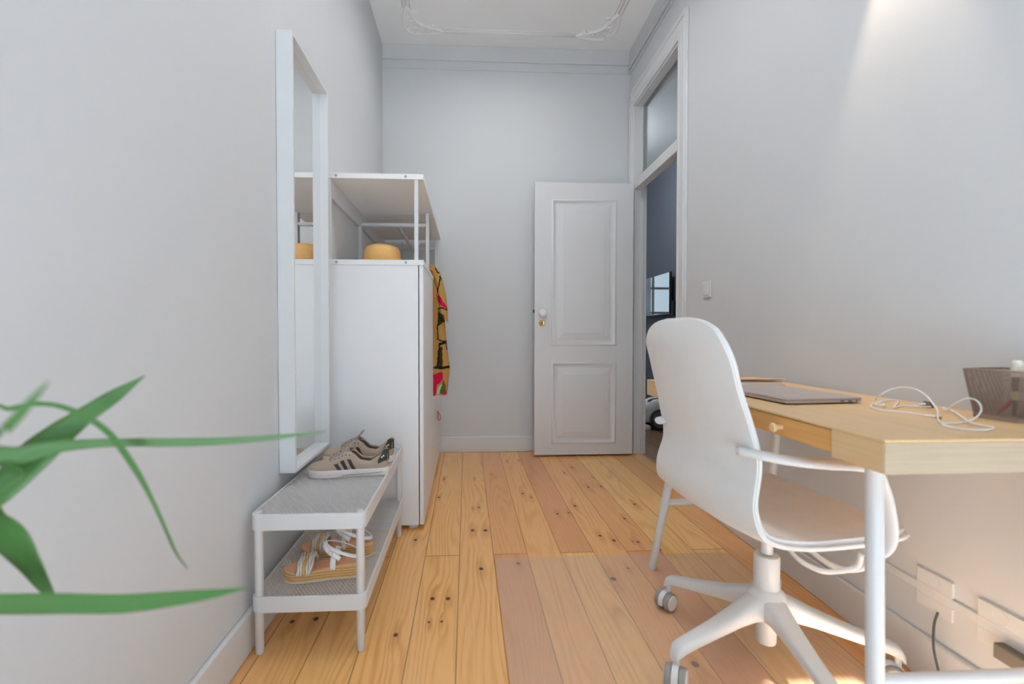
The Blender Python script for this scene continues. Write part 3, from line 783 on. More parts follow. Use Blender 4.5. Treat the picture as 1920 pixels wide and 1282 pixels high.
STROKE = [([(793, 492), (799, 495), (806, 499)], .004), ([(815, 501), (818, 505), (820, 511), (827, 510)], .007), ([(825, 517), (824, 530), (820, 547), (819, 556)], .008), ([(825, 520), (828, 522), (830, 525)], .008),
          ([(821, 579), (829, 577), (836, 580), (842, 583)], .008), ([(822, 583), (822, 600), (820, 615), (821, 636)], .007), ([(821, 636), (828, 639), (836, 640)], .008), ([(825, 645), (836, 641)], .018), ([(824, 645), (823, 660), (821, 684)], .010), ([(815, 689), (827, 690), (842, 688)], .016), ([(836, 641), (837, 655)], .006)]
STROKE = [([V((*dp(*p), 0)) for p in q], w) for q, w in STROKE]
def inside(pt, poly):
    c = False; n = len(poly)
    for i in range(n):
        (x1, y1), (x2, y2) = poly[i], poly[i - 1]
        if (y1 > pt[1]) != (y2 > pt[1]) and pt[0] < (x2 - x1) * (pt[1] - y1) / (y2 - y1) + x1: c = not c
    return c
def seg_d(p, a, b_):
    ab = b_ - a; t = max(0, min(1, (p - a).dot(ab) / max(ab.dot(ab), 1e-9))); return (p - a - ab * t).length
def paint(bm):
    for f in bm.faces:
        c = f.calc_center_median(); x, z = c.x, c.z
        jx = .0012 * math.sin(z * 160) + .001 * math.sin(z * 410)
        if c.y > DRY: x = -.28 - x * .5; z = z + .12
        mi = 0
        for k in (5, 2, 3, 4):
            if any(inside((x + jx, z), q) for q in POLY[k]): mi = k
        p = V((x + jx, z, 0))
        for q, w in STROKE:
            if any(seg_d(p, a, e) < w * .5 for a, e in zip(q, q[1:])): mi = 1
        f.material_index = mi
DM = [fabric('mustard_cotton', (188, 144, 78), 900, .08), fabric('black_print', (36, 32, 28), 900, .1), fabric('pink_print', (206, 22, 72), 900, .06), fabric('green_print', (74, 104, 44), 900, .1), fabric('cream_print', (206, 196, 178), 900, .04), fabric('olive_print', (62, 58, 30), 900, .15)]
T = thing('dress', 'mustard dress with black, pink and green print hanging on the rail behind the wardrobe', 'dress', (-.36, DRY, .55))
edge = [(.52, -.125), (.58, -.118), (.69, -.107), (.76, -.116), (.86, -.127), (1.00, -.138), (1.12, -.150), (1.24, -.160), (1.29, -.168), (1.335, -.195)]
b = B(); rings = []
NZ, NA = 320, 220
for i in range(NZ + 1):
    z = .527 + (1.332 - .527) * i / NZ
    xr = interp(edge, z); xl = -.41 - (xr + .41) * .9
    cx, a = (xl + xr) / 2, (xr - xl) / 2; bd = .055 - .028 * max(0, (z - 1.1) / .25) + .01 * max(0, (.9 - z) / .4)
    ring = []
    for k in range(NA):
        t = 2 * PI * k / NA; ct, stt = math.cos(t), math.sin(t)
        fold = .010 * math.sin(ct * 14 + z * 2) * min(1, (1.36 - z) / .25)
        ring.append(V((cx + a * math.copysign(abs(ct) ** .8, ct), DRY + (bd + fold) * math.copysign(abs(stt) ** .8, stt), z + (.004 * math.sin(ct * 5) if i == 0 else 0))))
    rings.append(ring)
# shoulders slope up to the neckline
for i in range(1, 9):
    f = i / 8; z = 1.332 + .030 * f; xr = -.195 - .095 * f; xl = -.63 + .025 + .11 * f
    cx, a, bd = (xl + xr) / 2, (xr - xl) / 2, .027
    rings.append([V((cx + a * math.copysign(abs(math.cos(2 * PI * k / NA)) ** .8, math.cos(2 * PI * k / NA)), DRY + bd * math.copysign(abs(math.sin(2 * PI * k / NA)) ** .8, math.sin(2 * PI * k / NA)), z)) for k in range(NA)])
loft(b, rings, cap=False); paint(b); obj('body', b, DM, T, smooth=True, auto=70)
# flared half sleeve hanging from the shoulder
b = B(); rings = []
for i in range(101):
    f = i / 100; cx = -.190 + .055 * f + .014 * math.sin(f * PI); cz = 1.305 - .30 * f; hw = .040 - .002 * f; bd = .035 + .02 * f
    ring = []
    for k in range(110):
        t = 2 * PI * k / 110; x = hw * math.cos(t); ring.append(V((cx + x * .75 - .012, DRY - .012 + bd * math.sin(t) + .003 * math.sin(4 * t) * f, cz - x * .75 * (f ** 2))))
    rings.append(ring)
loft(b, rings, cap=False); paint(b); o = obj('sleeve', b, DM, T, smooth=True, auto=70)
T = thing('hanger', 'wooden clothes hanger carrying the mustard dress on the rail', 'hanger', (-.405, DRY, 1.34))
b = B(); tube(b, cat([(-.575, DRY, 1.310), (-.50, DRY, 1.328), (-.405, DRY, 1.345), (-.31, DRY, 1.328), (-.235, DRY, 1.310)], 6), .008, 8, .6); obj('arms', b, 'bamboo_knob', T, smooth=True)
b = B(); tube(b, [(-.405, DRY, 1.345), (-.405, DRY, 1.515)] + [(-.405 + .0155 * math.sin(a), DRY, 1.546 - .0155 * math.cos(a)) for a in [k * .35 for k in range(-2, 13)]], .0018, 8); obj('hook', b, 'bolt', T, smooth=True)

# ------------------------------------------------------------------ desk
DKX0, DKX1, DKY0, DKY1, DKT, DKB = .706, 1.176, .731, 1.749, .73, .671
T = thing('desk', 'light bamboo desk with white tube legs against the right wall', 'desk', (.94, 1.24, 0))
d1, d2, d3, d4 = .844, 1.128, 1.352, 1.636
b = B(); box(b, DKX0, DKX1, DKY0, DKY1, .7245, DKT)
obj('tabletop', b, 'bamboo_top', T, bevel=.0012)
b = B()
for y0, y1 in ((DKY0 + .002, d1), (d2, d3), (d4, DKY1 - .002)): box(b, DKX0, DKX0 + .03, y0, y1, DKB, .7244)
box(b, DKX1 - .03, DKX1, DKY0 + .03, DKY1 - .03, DKB, .7244); box(b, DKX0 + .03, DKX1 - .03, DKY0 + .03, DKY1 - .03, DKB, DKB + .006)
obj('apron', b, 'bamboo_top', T, bevel=.0012)
for y0, y1 in ((DKY0, DKY0 + .03), (DKY1 - .03, DKY1)):
    b = B(); box(b, DKX0 + .0005, DKX1, y0, y1, DKB, .7244); obj('end_panel', b, 'bamboo_end', T, bevel=.001)
for y0, y1 in ((d1, d2), (d3, d4)):
    b = B(); box(b, DKX0 + .002, DKX0 + .3, y0 + .0015, y1 - .0015, .679, .7225); dw = obj('drawer', b, 'bamboo_drawer', T, bevel=.001)
    b = B(); lathe(b, [(.006, 0), (.0055, .010), (.009, .015), (.011, .020), (.009, .0235), (0, .0245)], (DKX0 + .002, (y0 + y1) / 2, .699), (-1, 0, 0), 20); obj('knob', b, 'bamboo_knob', dw, smooth=True, auto=50)
LEG = {}
for fx, tx in ((.716, .795), (1.166, 1.087)):
    for fy, ty in ((.747, .845), (1.712, 1.614)):
        if fx > 1 and fy < 1: tx = 1.15
        b = B(); f = V((fx, fy, 0)); t_ = V((tx, ty, DKB)); tube(b, [f, f + (t_ - f) * .01, f + (t_ - f) * .99, t_], [.0125, .0138, .0152, .0152], 18)
        obj('leg', b, 'metal', T, smooth=True, auto=50); LEG[(fx, fy)] = (f, t_)
for fy in (.747, 1.712):
    a, c = LEG[(.716, fy)], LEG[(1.166, fy)]; k = .272 / DKB
    b = B(); cyl(b, a[0] + (a[1] - a[0]) * k, c[0] + (c[1] - c[0]) * k, .0115); obj('stretcher', b, 'metal', T, smooth=True, auto=40)

# ------------------------------------------------------------------ things on the desk
R5 = math.radians(4)
T = thing('laptop', 'closed grey laptop lying on the bamboo desk', 'laptop', (.80, 1.10, DKT))
T.rotation_euler = (0, 0, R5); X = world(T); LW, LD = .219, .304
def slab(b, x0, x1, y0, y1, z0, z1, r=.012, ch=.0):
    o1 = rounded_rect(x0, x1, y0, y1, r, z0); o2 = rounded_rect(x0 + ch, x1 - ch, y0 + ch, y1 - ch, r, z1)
    loft(b, [o1, o2])
b = B(); slab(b, .004, LW - .004, .004, LD - .004, .0030, .0042); slab(b, 0, LW, 0, LD, .0042, .0105); obj('base', b, 'laptop', T, bevel=.0012, xf=X)
b = B(); slab(b, 0, LW, 0, LD, .0112, .0158); obj('lid', b, 'laptop', T, bevel=.0010, xf=X)
b = B(); slab(b, .003, LW - .003, .003, LD - .003, .0104, .0113); obj('lid_gasket', b, 'laptop_dark', T, xf=X)
for x, w in ((LW - .062, .0045), (LW - .040, .0045)):
    b = B(); tube(b, [(x - w, -.0002, .0075), (x + w, -.0002, .0075)], .0016, 8); obj('port', b, 'laptop_dark', T, xf=X)
b = B(); cyl(b, (LW - .02, -.0004, .0075), (LW - .02, .002, .0075), .0019, n=12); obj('headphone_socket', b, 'laptop_dark', T, xf=X)
for x in (.02, LW - .02):
    for y in (.02, LD - .02):
        b = B(); lathe(b, [(.008, 0), (.008, .003)], (x, y, 0), n=14); obj('foot', b, 'laptop_dark', T, xf=X)
T = thing('notebook', 'kraft-covered notebook lying slightly open behind the laptop', 'notebook', (.96, 1.58, DKT))
b = B(); box(b, .86, 1.098, 1.512, 1.69, DKT, DKT + .0015); obj('back_cover', b, 'kraft', T)
b = B(); lo_ = [(.862, 1.516), (1.090, 1.516), (1.090, 1.688), (.862, 1.688)]; loft(b, [[V((x, y, DKT + .0016)) for x, y in lo_], [V((x, y, DKT + (.0125 if y < 1.6 else .0105))) for x, y in lo_]]); obj('pages', b, 'paper', T, bevel=.001)
b = B(); vs = [(.86, 1.512, DKT + .0205), (1.098, 1.510, DKT + .0215), (1.098, 1.69, DKT + .0125), (.86, 1.69, DKT + .0115)]
loft(b, [[V(p) for p in vs], [V(p) + V((0, 0, .0015)) for p in vs]]); obj('front_cover', b, 'kraft', T)
b = B(); vs = [(.862, 1.515, DKT + .0127), (1.088, 1.515, DKT + .0180), (1.088, 1.687, DKT + .0112), (.862, 1.687, DKT + .0107)]
loft(b, [[V(p) for p in vs], [V(p) + V((0, 0, .0012)) for p in vs]]); obj('loose_sheet', b, 'paper', T)

def dk(x, y, up=0.0): return on_z(x, y, DKT + .0028 + up)
T = thing('charging_cable', 'thin white charging cable coiled beside the laptop', 'cable', (1.05, 1.02, DKT))
b = B(); P = [dk(1738, 779), dk(1714, 775), dk(1679, 771), dk(1648, 768.5), dk(1633.5, 762.5), dk(1636, 757.5), dk(1649, 755.5, .004), dk(1659, 757.5, .004), dk(1652, 760, .008), dk(1640, 757.5, .008), dk(1652, 752, .004), dk(1666, 750), dk(1684, 752), dk(1676, 763), dk(1692, 761), dk(1719, 762), dk(1746, 762.5, .002)]
tube(b, cat(P, 6), .0017, 8); obj('cord', b, 'cable_white', T, smooth=True)
b = B(); d = (P[0] - P[1]).normalized(); cyl(b, P[0] - d * .003, P[0] + d * .018, .0033, n=12); obj('plug', b, 'cable_white', T, smooth=True, auto=40)
b = B(); cyl(b, P[0] + d * .018, P[0] + d * .028, .0022, n=12); obj('plug_tip', b, 'brass', T, smooth=True, auto=40)
T = thing('earphone_cord', 'white cable looped on the desk in front of the pencil cup', 'cable', (1.02, .92, DKT))
def arcp(x, y, x2, y2, Yd): return on_y(x, y, Yd)
b = B(); P = [dk(1641, 750), on_y(1650, 741, 1.12), on_y(1668, 731, 1.11), on_y(1690, 726, 1.09), on_y(1716, 729, 1.06), on_y(1736, 741, 1.02), on_y(1748, 755, .98), on_y(1758, 770, .95), dk(1761, 790.5), dk(1790, 793), dk(1822, 787), on_y(1838, 774, .90), on_y(1839, 761, .90), on_y(1830, 750, .92), on_y(1812, 747, .93), on_y(1790, 757, .95), on_y(1776, 768, .97), dk(1768, 764, .006), dk(1788, 771), dk(1803, 781, .006), dk(1818, 790, .006), dk(1836, 796), dk(1860, 800.5), dk(1862, 803), dk(1846, 806), dk(1812, 805), dk(1784, 801), dk(1764, 794.5, .005)]
tube(b, cat(P, 6), .0017, 8); obj('cord', b, 'cable_white', T, smooth=True)
p = dk(1722, 758.5, .004); q_ = dk(1740, 757, .006)
b = B(); tube(b, [p, p + (q_ - p) * .7], .0032, 12); obj('plug', b, 'cable_white', T, smooth=True, auto=40)
b = B(); slab(b, q_.x - .009, q_.x + .009, q_.y - .010, q_.y + .010, DKT, DKT + .016, .004, .003); obj('plug_block', b, 'pen_grey', T, bevel=.002)

# mesh pencil cup
T = thing('pencil_cup', 'square taupe wire mesh pencil cup on the near end of the desk', 'pen holder', (1.12, .885, DKT))
ca, cc = math.radians(3), (1.136, .894)
def cp(u, v, z): return V((cc[0] + u * math.cos(ca) - v * math.sin(ca), cc[1] + u * math.sin(ca) + v * math.cos(ca), DKT + z))
bt, tp, hh = .037, .050, .104
lo = [cp(s * bt, t * bt, .004) for s, t in ((-1, -1), (1, -1), (1, 1), (-1, 1))]; hi = [cp(s * tp, t * tp, hh) for s, t in ((-1, -1), (1, -1), (1, 1), (-1, 1))]
for k in range(4):
    A, Bq, Cq, Dq = lo[k], lo[(k + 1) % 4], hi[(k + 1) % 4], hi[k]
    nrm = (Bq - A).cross(Dq - A).normalized() * .00035
    b = B()
    def fp(u, v): return A * (1 - u) * (1 - v) + Bq * u * (1 - v) + Cq * u * v + Dq * (1 - u) * v
    N = 44; wd = .0042
    for sg in (1, -1):
        for i in range(-N, N + 1):
            u0 = i / N
            pts = []
            for (v_) in (0.0, 1.0): pts.append((u0 + v_ if sg > 0 else u0 + 1 - v_, v_))
            (ua, va), (ub, vb) = pts
            lo_t, hi_t = 0.0, 1.0
            du = ub - ua
            ta, tb_ = (0 - ua) / du, (1 - ua) / du
            lo_t, hi_t = max(lo_t, min(ta, tb_)), min(hi_t, max(ta, tb_))
            if hi_t - lo_t < .02: continue
            a_ = (ua + du * lo_t, va + (vb - va) * lo_t); e_ = (ua + du * hi_t, va + (vb - va) * hi_t)
            q4 = [fp(max(0, min(1, a_[0] - wd / 2)), a_[1]), fp(max(0, min(1, a_[0] + wd / 2)), a_[1]), fp(max(0, min(1, e_[0] + wd / 2)), e_[1]), fp(max(0, min(1, e_[0] - wd / 2)), e_[1])]
            try: loft(b, [[p - nrm for p in q4], [p + nrm for p in q4]])
            except Exception: pass
    obj('mesh_side', b, 'mesh_metal', T)
b = B(); loft(b, [[cp(s * bt * 1.02, t * bt * 1.02, z) for s, t in ((-1, -1), (1, -1), (1, 1), (-1, 1))] for z in (0, .010)]); obj('base', b, 'mesh_metal', T, bevel=.001)
b = B(); tube(b, hi, .0021, 8, cyc=True); obj('rim', b, 'mesh_metal', T)
def pen(name, label, a, c, prof, parts):
    T = thing(name, label, 'pen', tuple(a)); a = V(a); d = (V(c) - a).normalized(); L = (V(c) - a).length
    for (nm, mt, t0, t1, r0, r1) in parts:
        b = B(); cyl(b, a + d * L * t0, a + d * L * t1, r0, r1, 16); obj(nm, b, mt, T, smooth=True, auto=40)
f0 = .0125
pen('marker', 'upright dark marker with a cream cap in the pencil cup', cp(-.014, -.024, f0), cp(-.016, -.022, .125), None, (('barrel', 'pen_dark', 0, .70, .0085, .0085), ('cap', 'pen_cream', .70, .97, .0095, .0095), ('cap_end', 'pen_cream', .97, 1, .0085, .006), ('label_band', 'pen_label', .28, .44, .0087, .0087)))
pen('pen', 'red pen leaning across the pencil cup', cp(-.034, -.004, f0 + .002), cp(.070, -.006, .100), None, (('barrel', 'pen_red', .05, .85, .0045, .0045), ('tip', 'pen_red', 0, .05, .0015, .0045), ('end_cap', 'pen_red', .85, 1, .005, .005)))
pen('pen', 'thick grey pen leaning across the pencil cup above the red one', cp(-.034, -.036, f0 + .006), cp(.062, -.042, .128), None, (('barrel', 'pen_grey', .06, .62, .0042, .0055), ('tip', 'pen_grey', 0, .06, .0012, .0042), ('cap', 'pen_dark', .62, 1, .0065, .0065)))

# ------------------------------------------------------------------ office chair
CC = V((.833, 1.214, 0)); PH = math.radians(5)
def cw(u, v, z): return V((CC.x + u * math.cos(PH) - v * math.sin(PH), CC.y + u * math.sin(PH) + v * math.cos(PH), z))
T = thing('office_chair', 'white swivel armchair with pale fabric shell facing the desk', 'office chair', (CC.x, CC.y, 0))
PROF = [(-.268, .946, .055, .000), (-.270, .939, .112, .003), (-.271, .920, .156, .008), (-.270, .885, .182, .012), (-.257, .84, .191, .014), (-.246, .80, .192, .013), (-.234, .76, .194, .012), (-.222, .72, .198, .012), (-.211, .68, .203, .011), (-.201, .64, .206, .011), (-.197, .61, .206, .011), (-.198, .58, .206, .010),
        (-.205, .55, .210, .009), (-.210, .52, .214, .008), (-.210, .49, .220, .009), (-.204, .46, .227, .011), (-.186, .438, .234, .014), (-.148, .424, .243, .018), (-.08, .420, .252, .019), (.03, .427, .258, .017), (.10, .433, .254, .013), (.155, .438, .240, .008), (.188, .436, .214, .003), (.205, .431, .175, .0), (.215, .426, .11, .0)]
# refine the profile
PR = []
us = cat([V((p[0], p[1], 0)) for p in PROF], 4); ws = cat([V((p[2], p[3], 0)) for p in PROF], 4)
for a, c in zip(us, ws): PR.append((a.x, a.y, c.x, c.y))
def prof_n(i):
    a = PR[max(i - 1, 0)]; c = PR[min(i + 1, len(PR) - 1)]; d = V((c[0] - a[0], 0, c[1] - a[1])).normalized()
    return V((-d.z, 0, d.x))              # towards the sitter
def shell_pt(i, s, off):
    u, z, w, cv = PR[i]; n = prof_n(i); e = cv * (abs(s) ** 2.2)
    p = V((u, 0, z)) + n * (e + off); return cw(p.x, s * w, p.z)
NS = 17; SS = [math.sin(PI / 2 * (2 * k / (NS - 1) - 1)) for k in range(NS)]
def shell(o0, o1, inset=1.0, i0=0, i1=None):
    i1 = len(PR) if i1 is None else i1
    b = B(); ring = []
    for i in range(i0, i1):
        top = [shell_pt(i, s * inset, o1) for s in SS]; bot = [shell_pt(i, s * inset, o0) for s in SS[::-1]]
        ring.append(top + bot)
    loft(b, ring); return b
obj('shell', shell(-.010, -.001), 'shell_fabric', T, smooth=True, auto=70)
obj('seat_cushion', shell(-.001, .010, .965, 1, len(PR) - 1), 'seat_fabric', T, smooth=True, auto=70)
b = B(); L = [shell_pt(i, 1.0, -.003) for i in range(len(PR))] + [shell_pt(len(PR) - 1, s, -.003) for s in SS[::-1][1:-1]] + [shell_pt(i, -1.0, -.003) for i in range(len(PR) - 1, -1, -1)] + [shell_pt(0, s, -.003) for s in SS[1:-1]]
tube(b, L, .0042, 8, cyc=True); obj('edge_piping', b, 'shell_fabric', T, smooth=True)
for sd in (-1, 1):
    pts = cat([cw(-.224, sd * .178, .640), cw(-.192, sd * .212, .636), cw(-.15, sd * .240, .631), cw(-.09, sd * .265, .628), cw(-.03, sd * .275, .625), cw(.018, sd * .278, .614), cw(.044, sd * .278, .578), cw(.060, sd * .276, .525), cw(.070, sd * .272, .47), cw(.066, sd * .262, .432), cw(.045, sd * .245, .412)], 5)
    rr = []
    for k in range(len(pts)):
        f = k / (len(pts) - 1); rr.append(.013 + .016 * math.sin(min(1, f * 1.6) * PI) ** .6 if f < .6 else .019 + .004 * math.sin((f - .6) / .4 * PI))
    b = B(); rings = []
    for k, p in enumerate(pts):
        t = (pts[min(k + 1, len(pts) - 1)] - pts[max(k - 1, 0)]).normalized(); side = V((-math.sin(PH), math.cos(PH), 0))
        side = (side - t * side.dot(t)).normalized(); n = t.cross(side).normalized()
        rings.append([p + side * math.cos(a) * rr[k] + n * math.sin(a) * .0105 for a in [2 * PI * q / 14 for q in range(14)]])
    loft(b, rings); ar = obj('armrest', b, 'plastic', T, smooth=True)
    for du in (0, .055):
        b = B(); tube(b, cat([cw(.050 - du * .3, sd * .246, .414), cw(.052 - du * .4, sd * .236, .378), cw(.030 - du, sd * .224, .366), cw(.004 - du, sd * .208, .368), cw(-.010 - du, sd * .17, .378), cw(-.012 - du * .6, sd * .07, .402)], 5), .0058, 10); obj('armrest_bracket', b, 'metal', ar, smooth=True)
b = B(); lathe(b, [(.03, .386), (.075, .394), (.085, .404), (.085, .414)], (CC.x, CC.y, 0), n=24); obj('seat_plate', b, 'metal', T, smooth=True, auto=40)
b = B(); cyl(b, cw(0, 0, .30), cw(0, 0, .40), .0155); obj('gas_lift', b, 'metal', T, smooth=True, auto=40)
b = B(); lathe(b, [(.030, .20), (.0325, .205), (.0325, .292), (.030, .296), (.018, .296)], (CC.x, CC.y, 0), n=28); obj('column_cover', b, 'plastic', T, smooth=True, auto=40)
b = B(); lathe(b, [(.024, .052), (.026, .056), (.0265, .20)], (CC.x, CC.y, 0), n=28); obj('column_tube', b, 'plastic', T, smooth=True, auto=40)
b = B(); lathe(b, [(.034, .120), (.050, .135), (.052, .17), (.046, .195), (.034, .205), (.030, .208)], (CC.x, CC.y, 0), n=30); obj('base_hub', b, 'plastic', T, smooth=True, auto=50)
for k in range(5):
    a = math.radians(-3.3 + 54 + 72 * k); D = V((math.cos(a), math.sin(a), 0)); Sx = V((-D.y, D.x, 0))
    st = [(.020, .158, .036, .036), (.06, .155, .030, .030), (.11, .141, .026, .022), (.18, .122, .023, .017), (.25, .105, .021, .0145), (.285, .096, .020, .0145), (.302, .088, .019, .015), (.311, .074, .014, .012)]
    b = B(); rings = []
    for r, z, hw, hh_ in st:
        rings.append([CC + D * r + Sx * (hw * math.copysign(abs(math.cos(t)) ** .6, math.cos(t))) + V((0, 0, z + hh_ * math.copysign(abs(math.sin(t)) ** .6, math.sin(t)))) for t in [2 * PI * q / 20 for q in range(20)]])
    loft(b, rings); obj('base_leg', b, 'plastic', T, smooth=True, auto=60)
    # twin-wheel caster, trailing sideways
    ca_ = (a + 2.2, math.atan2(-.5, -.85), math.atan2(-.85, -.55), a + .6, math.atan2(.3, -.95))[k]; cd = V((math.cos(ca_), math.sin(ca_), 0)); cs = V((-cd.y, cd.x, 0)); c0 = CC + D * .300 + cd * .016 + V((0, 0, .029))
    b = B(); cyl(b, CC + D * .300 + V((0, 0, .05)), CC + D * .300 + V((0, 0, .08)), .0075, n=14)
    rings = []
    for t in [PI * q / 10 for q in range(-1, 12)]:
        rings.append([c0 + cd * (math.cos(t) * r_) + V((0, 0, math.sin(t) * r_)) + cs * o_ for r_, o_ in ((.024, -.008), (.031, -.008), (.031, .008), (.024, .008))])
    loft(b, rings); cst = obj('caster', b, 'plastic', T, smooth=True, auto=40)
    for s in (-1, 1):
        b = B(); lathe(b, [(.024, .009), (.027, .009), (.0285, .012), (.0285, .022), (.027, .025), (.024, .025)], c0, cs * s, 26); wh = obj('wheel', b, 'grey_rubber', cst, smooth=True, auto=40)
        b = B(); lathe(b, [(.0242, .0085), (.0242, .025), (.022, .0275), (0, .028)], c0, cs * s, 26); o = obj('wheel_disc', b, 'plastic', T, smooth=True, auto=40)

# pale rug added out of view to bounce sunlight into the room
b = B(); L = rounded_rect(-.58, 1.15, -2.7, .32, .02, 0, 4); loft(b, [[V((p.x, p.y, z)) for p in L] for z in (.0005, .008)])
tag(obj('reflector', b, 'reflector'), 'large pale woven rug added out of view to bounce sunlight up into the room', 'reflector')

# chair mat
b = B(); L = rounded_rect(.113, 1.083, .35, 1.822, .03, 0, 5)
loft(b, [[V((p.x, p.y, z)) for p in L] for z in (.0004, .0022)])
tag(obj('chair_mat', b, 'mat'), 'translucent plastic chair mat on the floorboards under the office chair', 'floor mat')

# ------------------------------------------------------------------ wall fittings on the right wall
def fit(name, bm, mat, parent=None, **kw): return obj(name, bm, mat, parent, xf=RW, **kw)
def wthing(name, label, cat_, y, z, group=None): return thing(name, label, cat_, tuple(RW @ V((0, y, z))), group)
T = wthing('light_switch', 'white square light switch on the right wall by the doorway', 'light switch', 2.26, 1.135)
b = B(); box(b, -.008, 0, 2.236, 2.318, 1.094, 1.176); fit('plate', b, 'plastic', T, bevel=.003)
b = B(); vs = [(-.008, 2.247, 1.105), (-.008, 2.307, 1.105), (-.008, 2.307, 1.165), (-.008, 2.247, 1.165)]; loft(b, [[V(p) for p in vs], [V((-.011 if p[2] < 1.12 else -.015, p[1], p[2])) for p in vs]]); fit('rocker', b, 'plastic', T, bevel=.001)
b = B(); box(b, -.0060, 0, -1.2, 1.63, .228, .250)
tag(fit('cable_duct', b, 'plastic', bevel=.002), 'white cable duct running along the right wall under the desk', 'cable duct')
for (y0, y1, lab) in ((1.055, 1.145, 'white double wall socket box under the desk, beside the dark cable'), (.905, .998, 'white double wall socket box under the desk, at the right picture edge')):
    T = wthing('wall_socket', lab, 'socket', (y0 + y1) / 2, .24, 'wall sockets under the desk')
    b = B(); box(b, -.007, 0, y0, y1, .252, .290); box(b, -.007, 0, y0, y1, .192, .226); box(b, -.0072, -.0062, y0, y1, .226, .252); fit('box', b, 'plastic', T, bevel=.003)
    b = B(); lathe(b, [(.017, 0), (.017, .0007), (.015, .0007), (.014, -.0005), (0, -.0005)], (-.0071, (y0 + y1) / 2, .271), (-1, 0, 0), 22); fit('outlet', b, 'plastic', T, smooth=True, auto=40)
b = B(); tube(b, cat([(-.010, 1.086, .200), (-.020, 1.085, .17), (-.034, 1.072, .12), (-.04, 1.052, .07), (-.05, 1.03, .03), (-.06, 1.0, .005)], 6), .0026, 8)
tag(fit('hanging_cable', b, 'cable_dark', smooth=True), 'thin dark power cord hanging from a wall socket under the desk', 'cable')
b = B(); box(b, -.031, -.0075, .70, .945, .188, .222)
tag(fit('power_adapter', b, 'grey_rubber', bevel=.003), 'dark grey slim power adapter mounted low on the right wall', 'adapter')
bpy.data.objects['power_adapter'].data.materials[0] = simple('adapter_grey', (120, 112, 102), .6)

# ------------------------------------------------------------------ television and things in the next room
T = thing('television', 'flat black television on the slate blue wall beyond the doorway', 'television', (2.5, 5.8, 1.4))
b = B(); box(b, 2.425, 2.452, 5.336, 6.245, 1.140, 1.652); obj('case', b, 'black', T, bevel=.004)
b = B(); box(b, 2.4225, 2.4252, 5.345, 6.236, 1.152, 1.644); obj('screen', b, 'screen', T)
b = B(); box(b, 2.452, 2.5, 5.65, 5.95, 1.28, 1.5); obj('wall_bracket', b, 'black', T)
b = B(); box(b, 2.44, 2.4995, 5.29, 5.33, 1.13, 1.30); tag(obj('cable_box', b, 'black', bevel=.004), 'small black box on the blue wall beside the television', 'box')
T = thing('vacuum_cleaner', 'white canister vacuum cleaner with a big dark wheel on the hall floor', 'vacuum cleaner', (1.84, 4.3, 0))
vc = V((1.80, 4.30, 0)); b = B(); rings = []
for k in range(15):
    f = k / 14; x = -.14 + .36 * f; h = .05 + .19 * math.sin(PI * min(1, f * .86 + .12)) ** .7; w = .115 * math.sin(PI * min(.96, f * .9 + .07)) ** .45
    rings.append([vc + V((x, w * math.copysign(abs(math.cos(t)) ** .7, math.cos(t)), .055 + (h * .5) + h * .5 * math.copysign(abs(math.sin(t)) ** .7, math.sin(t)))) for t in [2 * PI * q / 24 for q in range(24)]])
loft(b, rings); obj('body', b, 'vac_white', T, smooth=True, auto=60)
for s in (-1, 1):
    b = B(); lathe(b, [(.06, 0), (.094, .004), (.098, .014), (.098, .030), (.090, .036), (.080, .036)], vc + V((.02, s * .098, .098)), (0, s, 0), 30); w_ = obj('wheel', b, 'black', T, smooth=True, auto=40)
    b = B(); lathe(b, [(.080, .034), (.078, .040), (.05, .044), (0, .045)], vc + V((.02, s * .098, .098)), (0, s, 0), 30); obj('wheel_disc', b, 'vac_grey', w_, smooth=True, auto=40)
b = B(); tube(b, cat([vc + V((-.07, -.05, .262)), vc + V((-.04, -.05, .276)), vc + V((.04, -.05, .286)), vc + V((.07, -.05, .278))], 4), .012, 10); obj('handle', b, 'vac_grey', T, smooth=True)
b = B(); lathe(b, [(.03, 0), (.032, .02), (.02, .05)], vc + V((-.13, 0, .12)), (-1, 0, .15), 16); obj('hose_socket', b, 'black', T, smooth=True)
s_ = sneaker('white shoe on the dark hall floor beside the vacuum cleaner', (1.452, 4.22, 0), math.radians(-4), lace_mat='paper', body='white_leather', stripes=False)

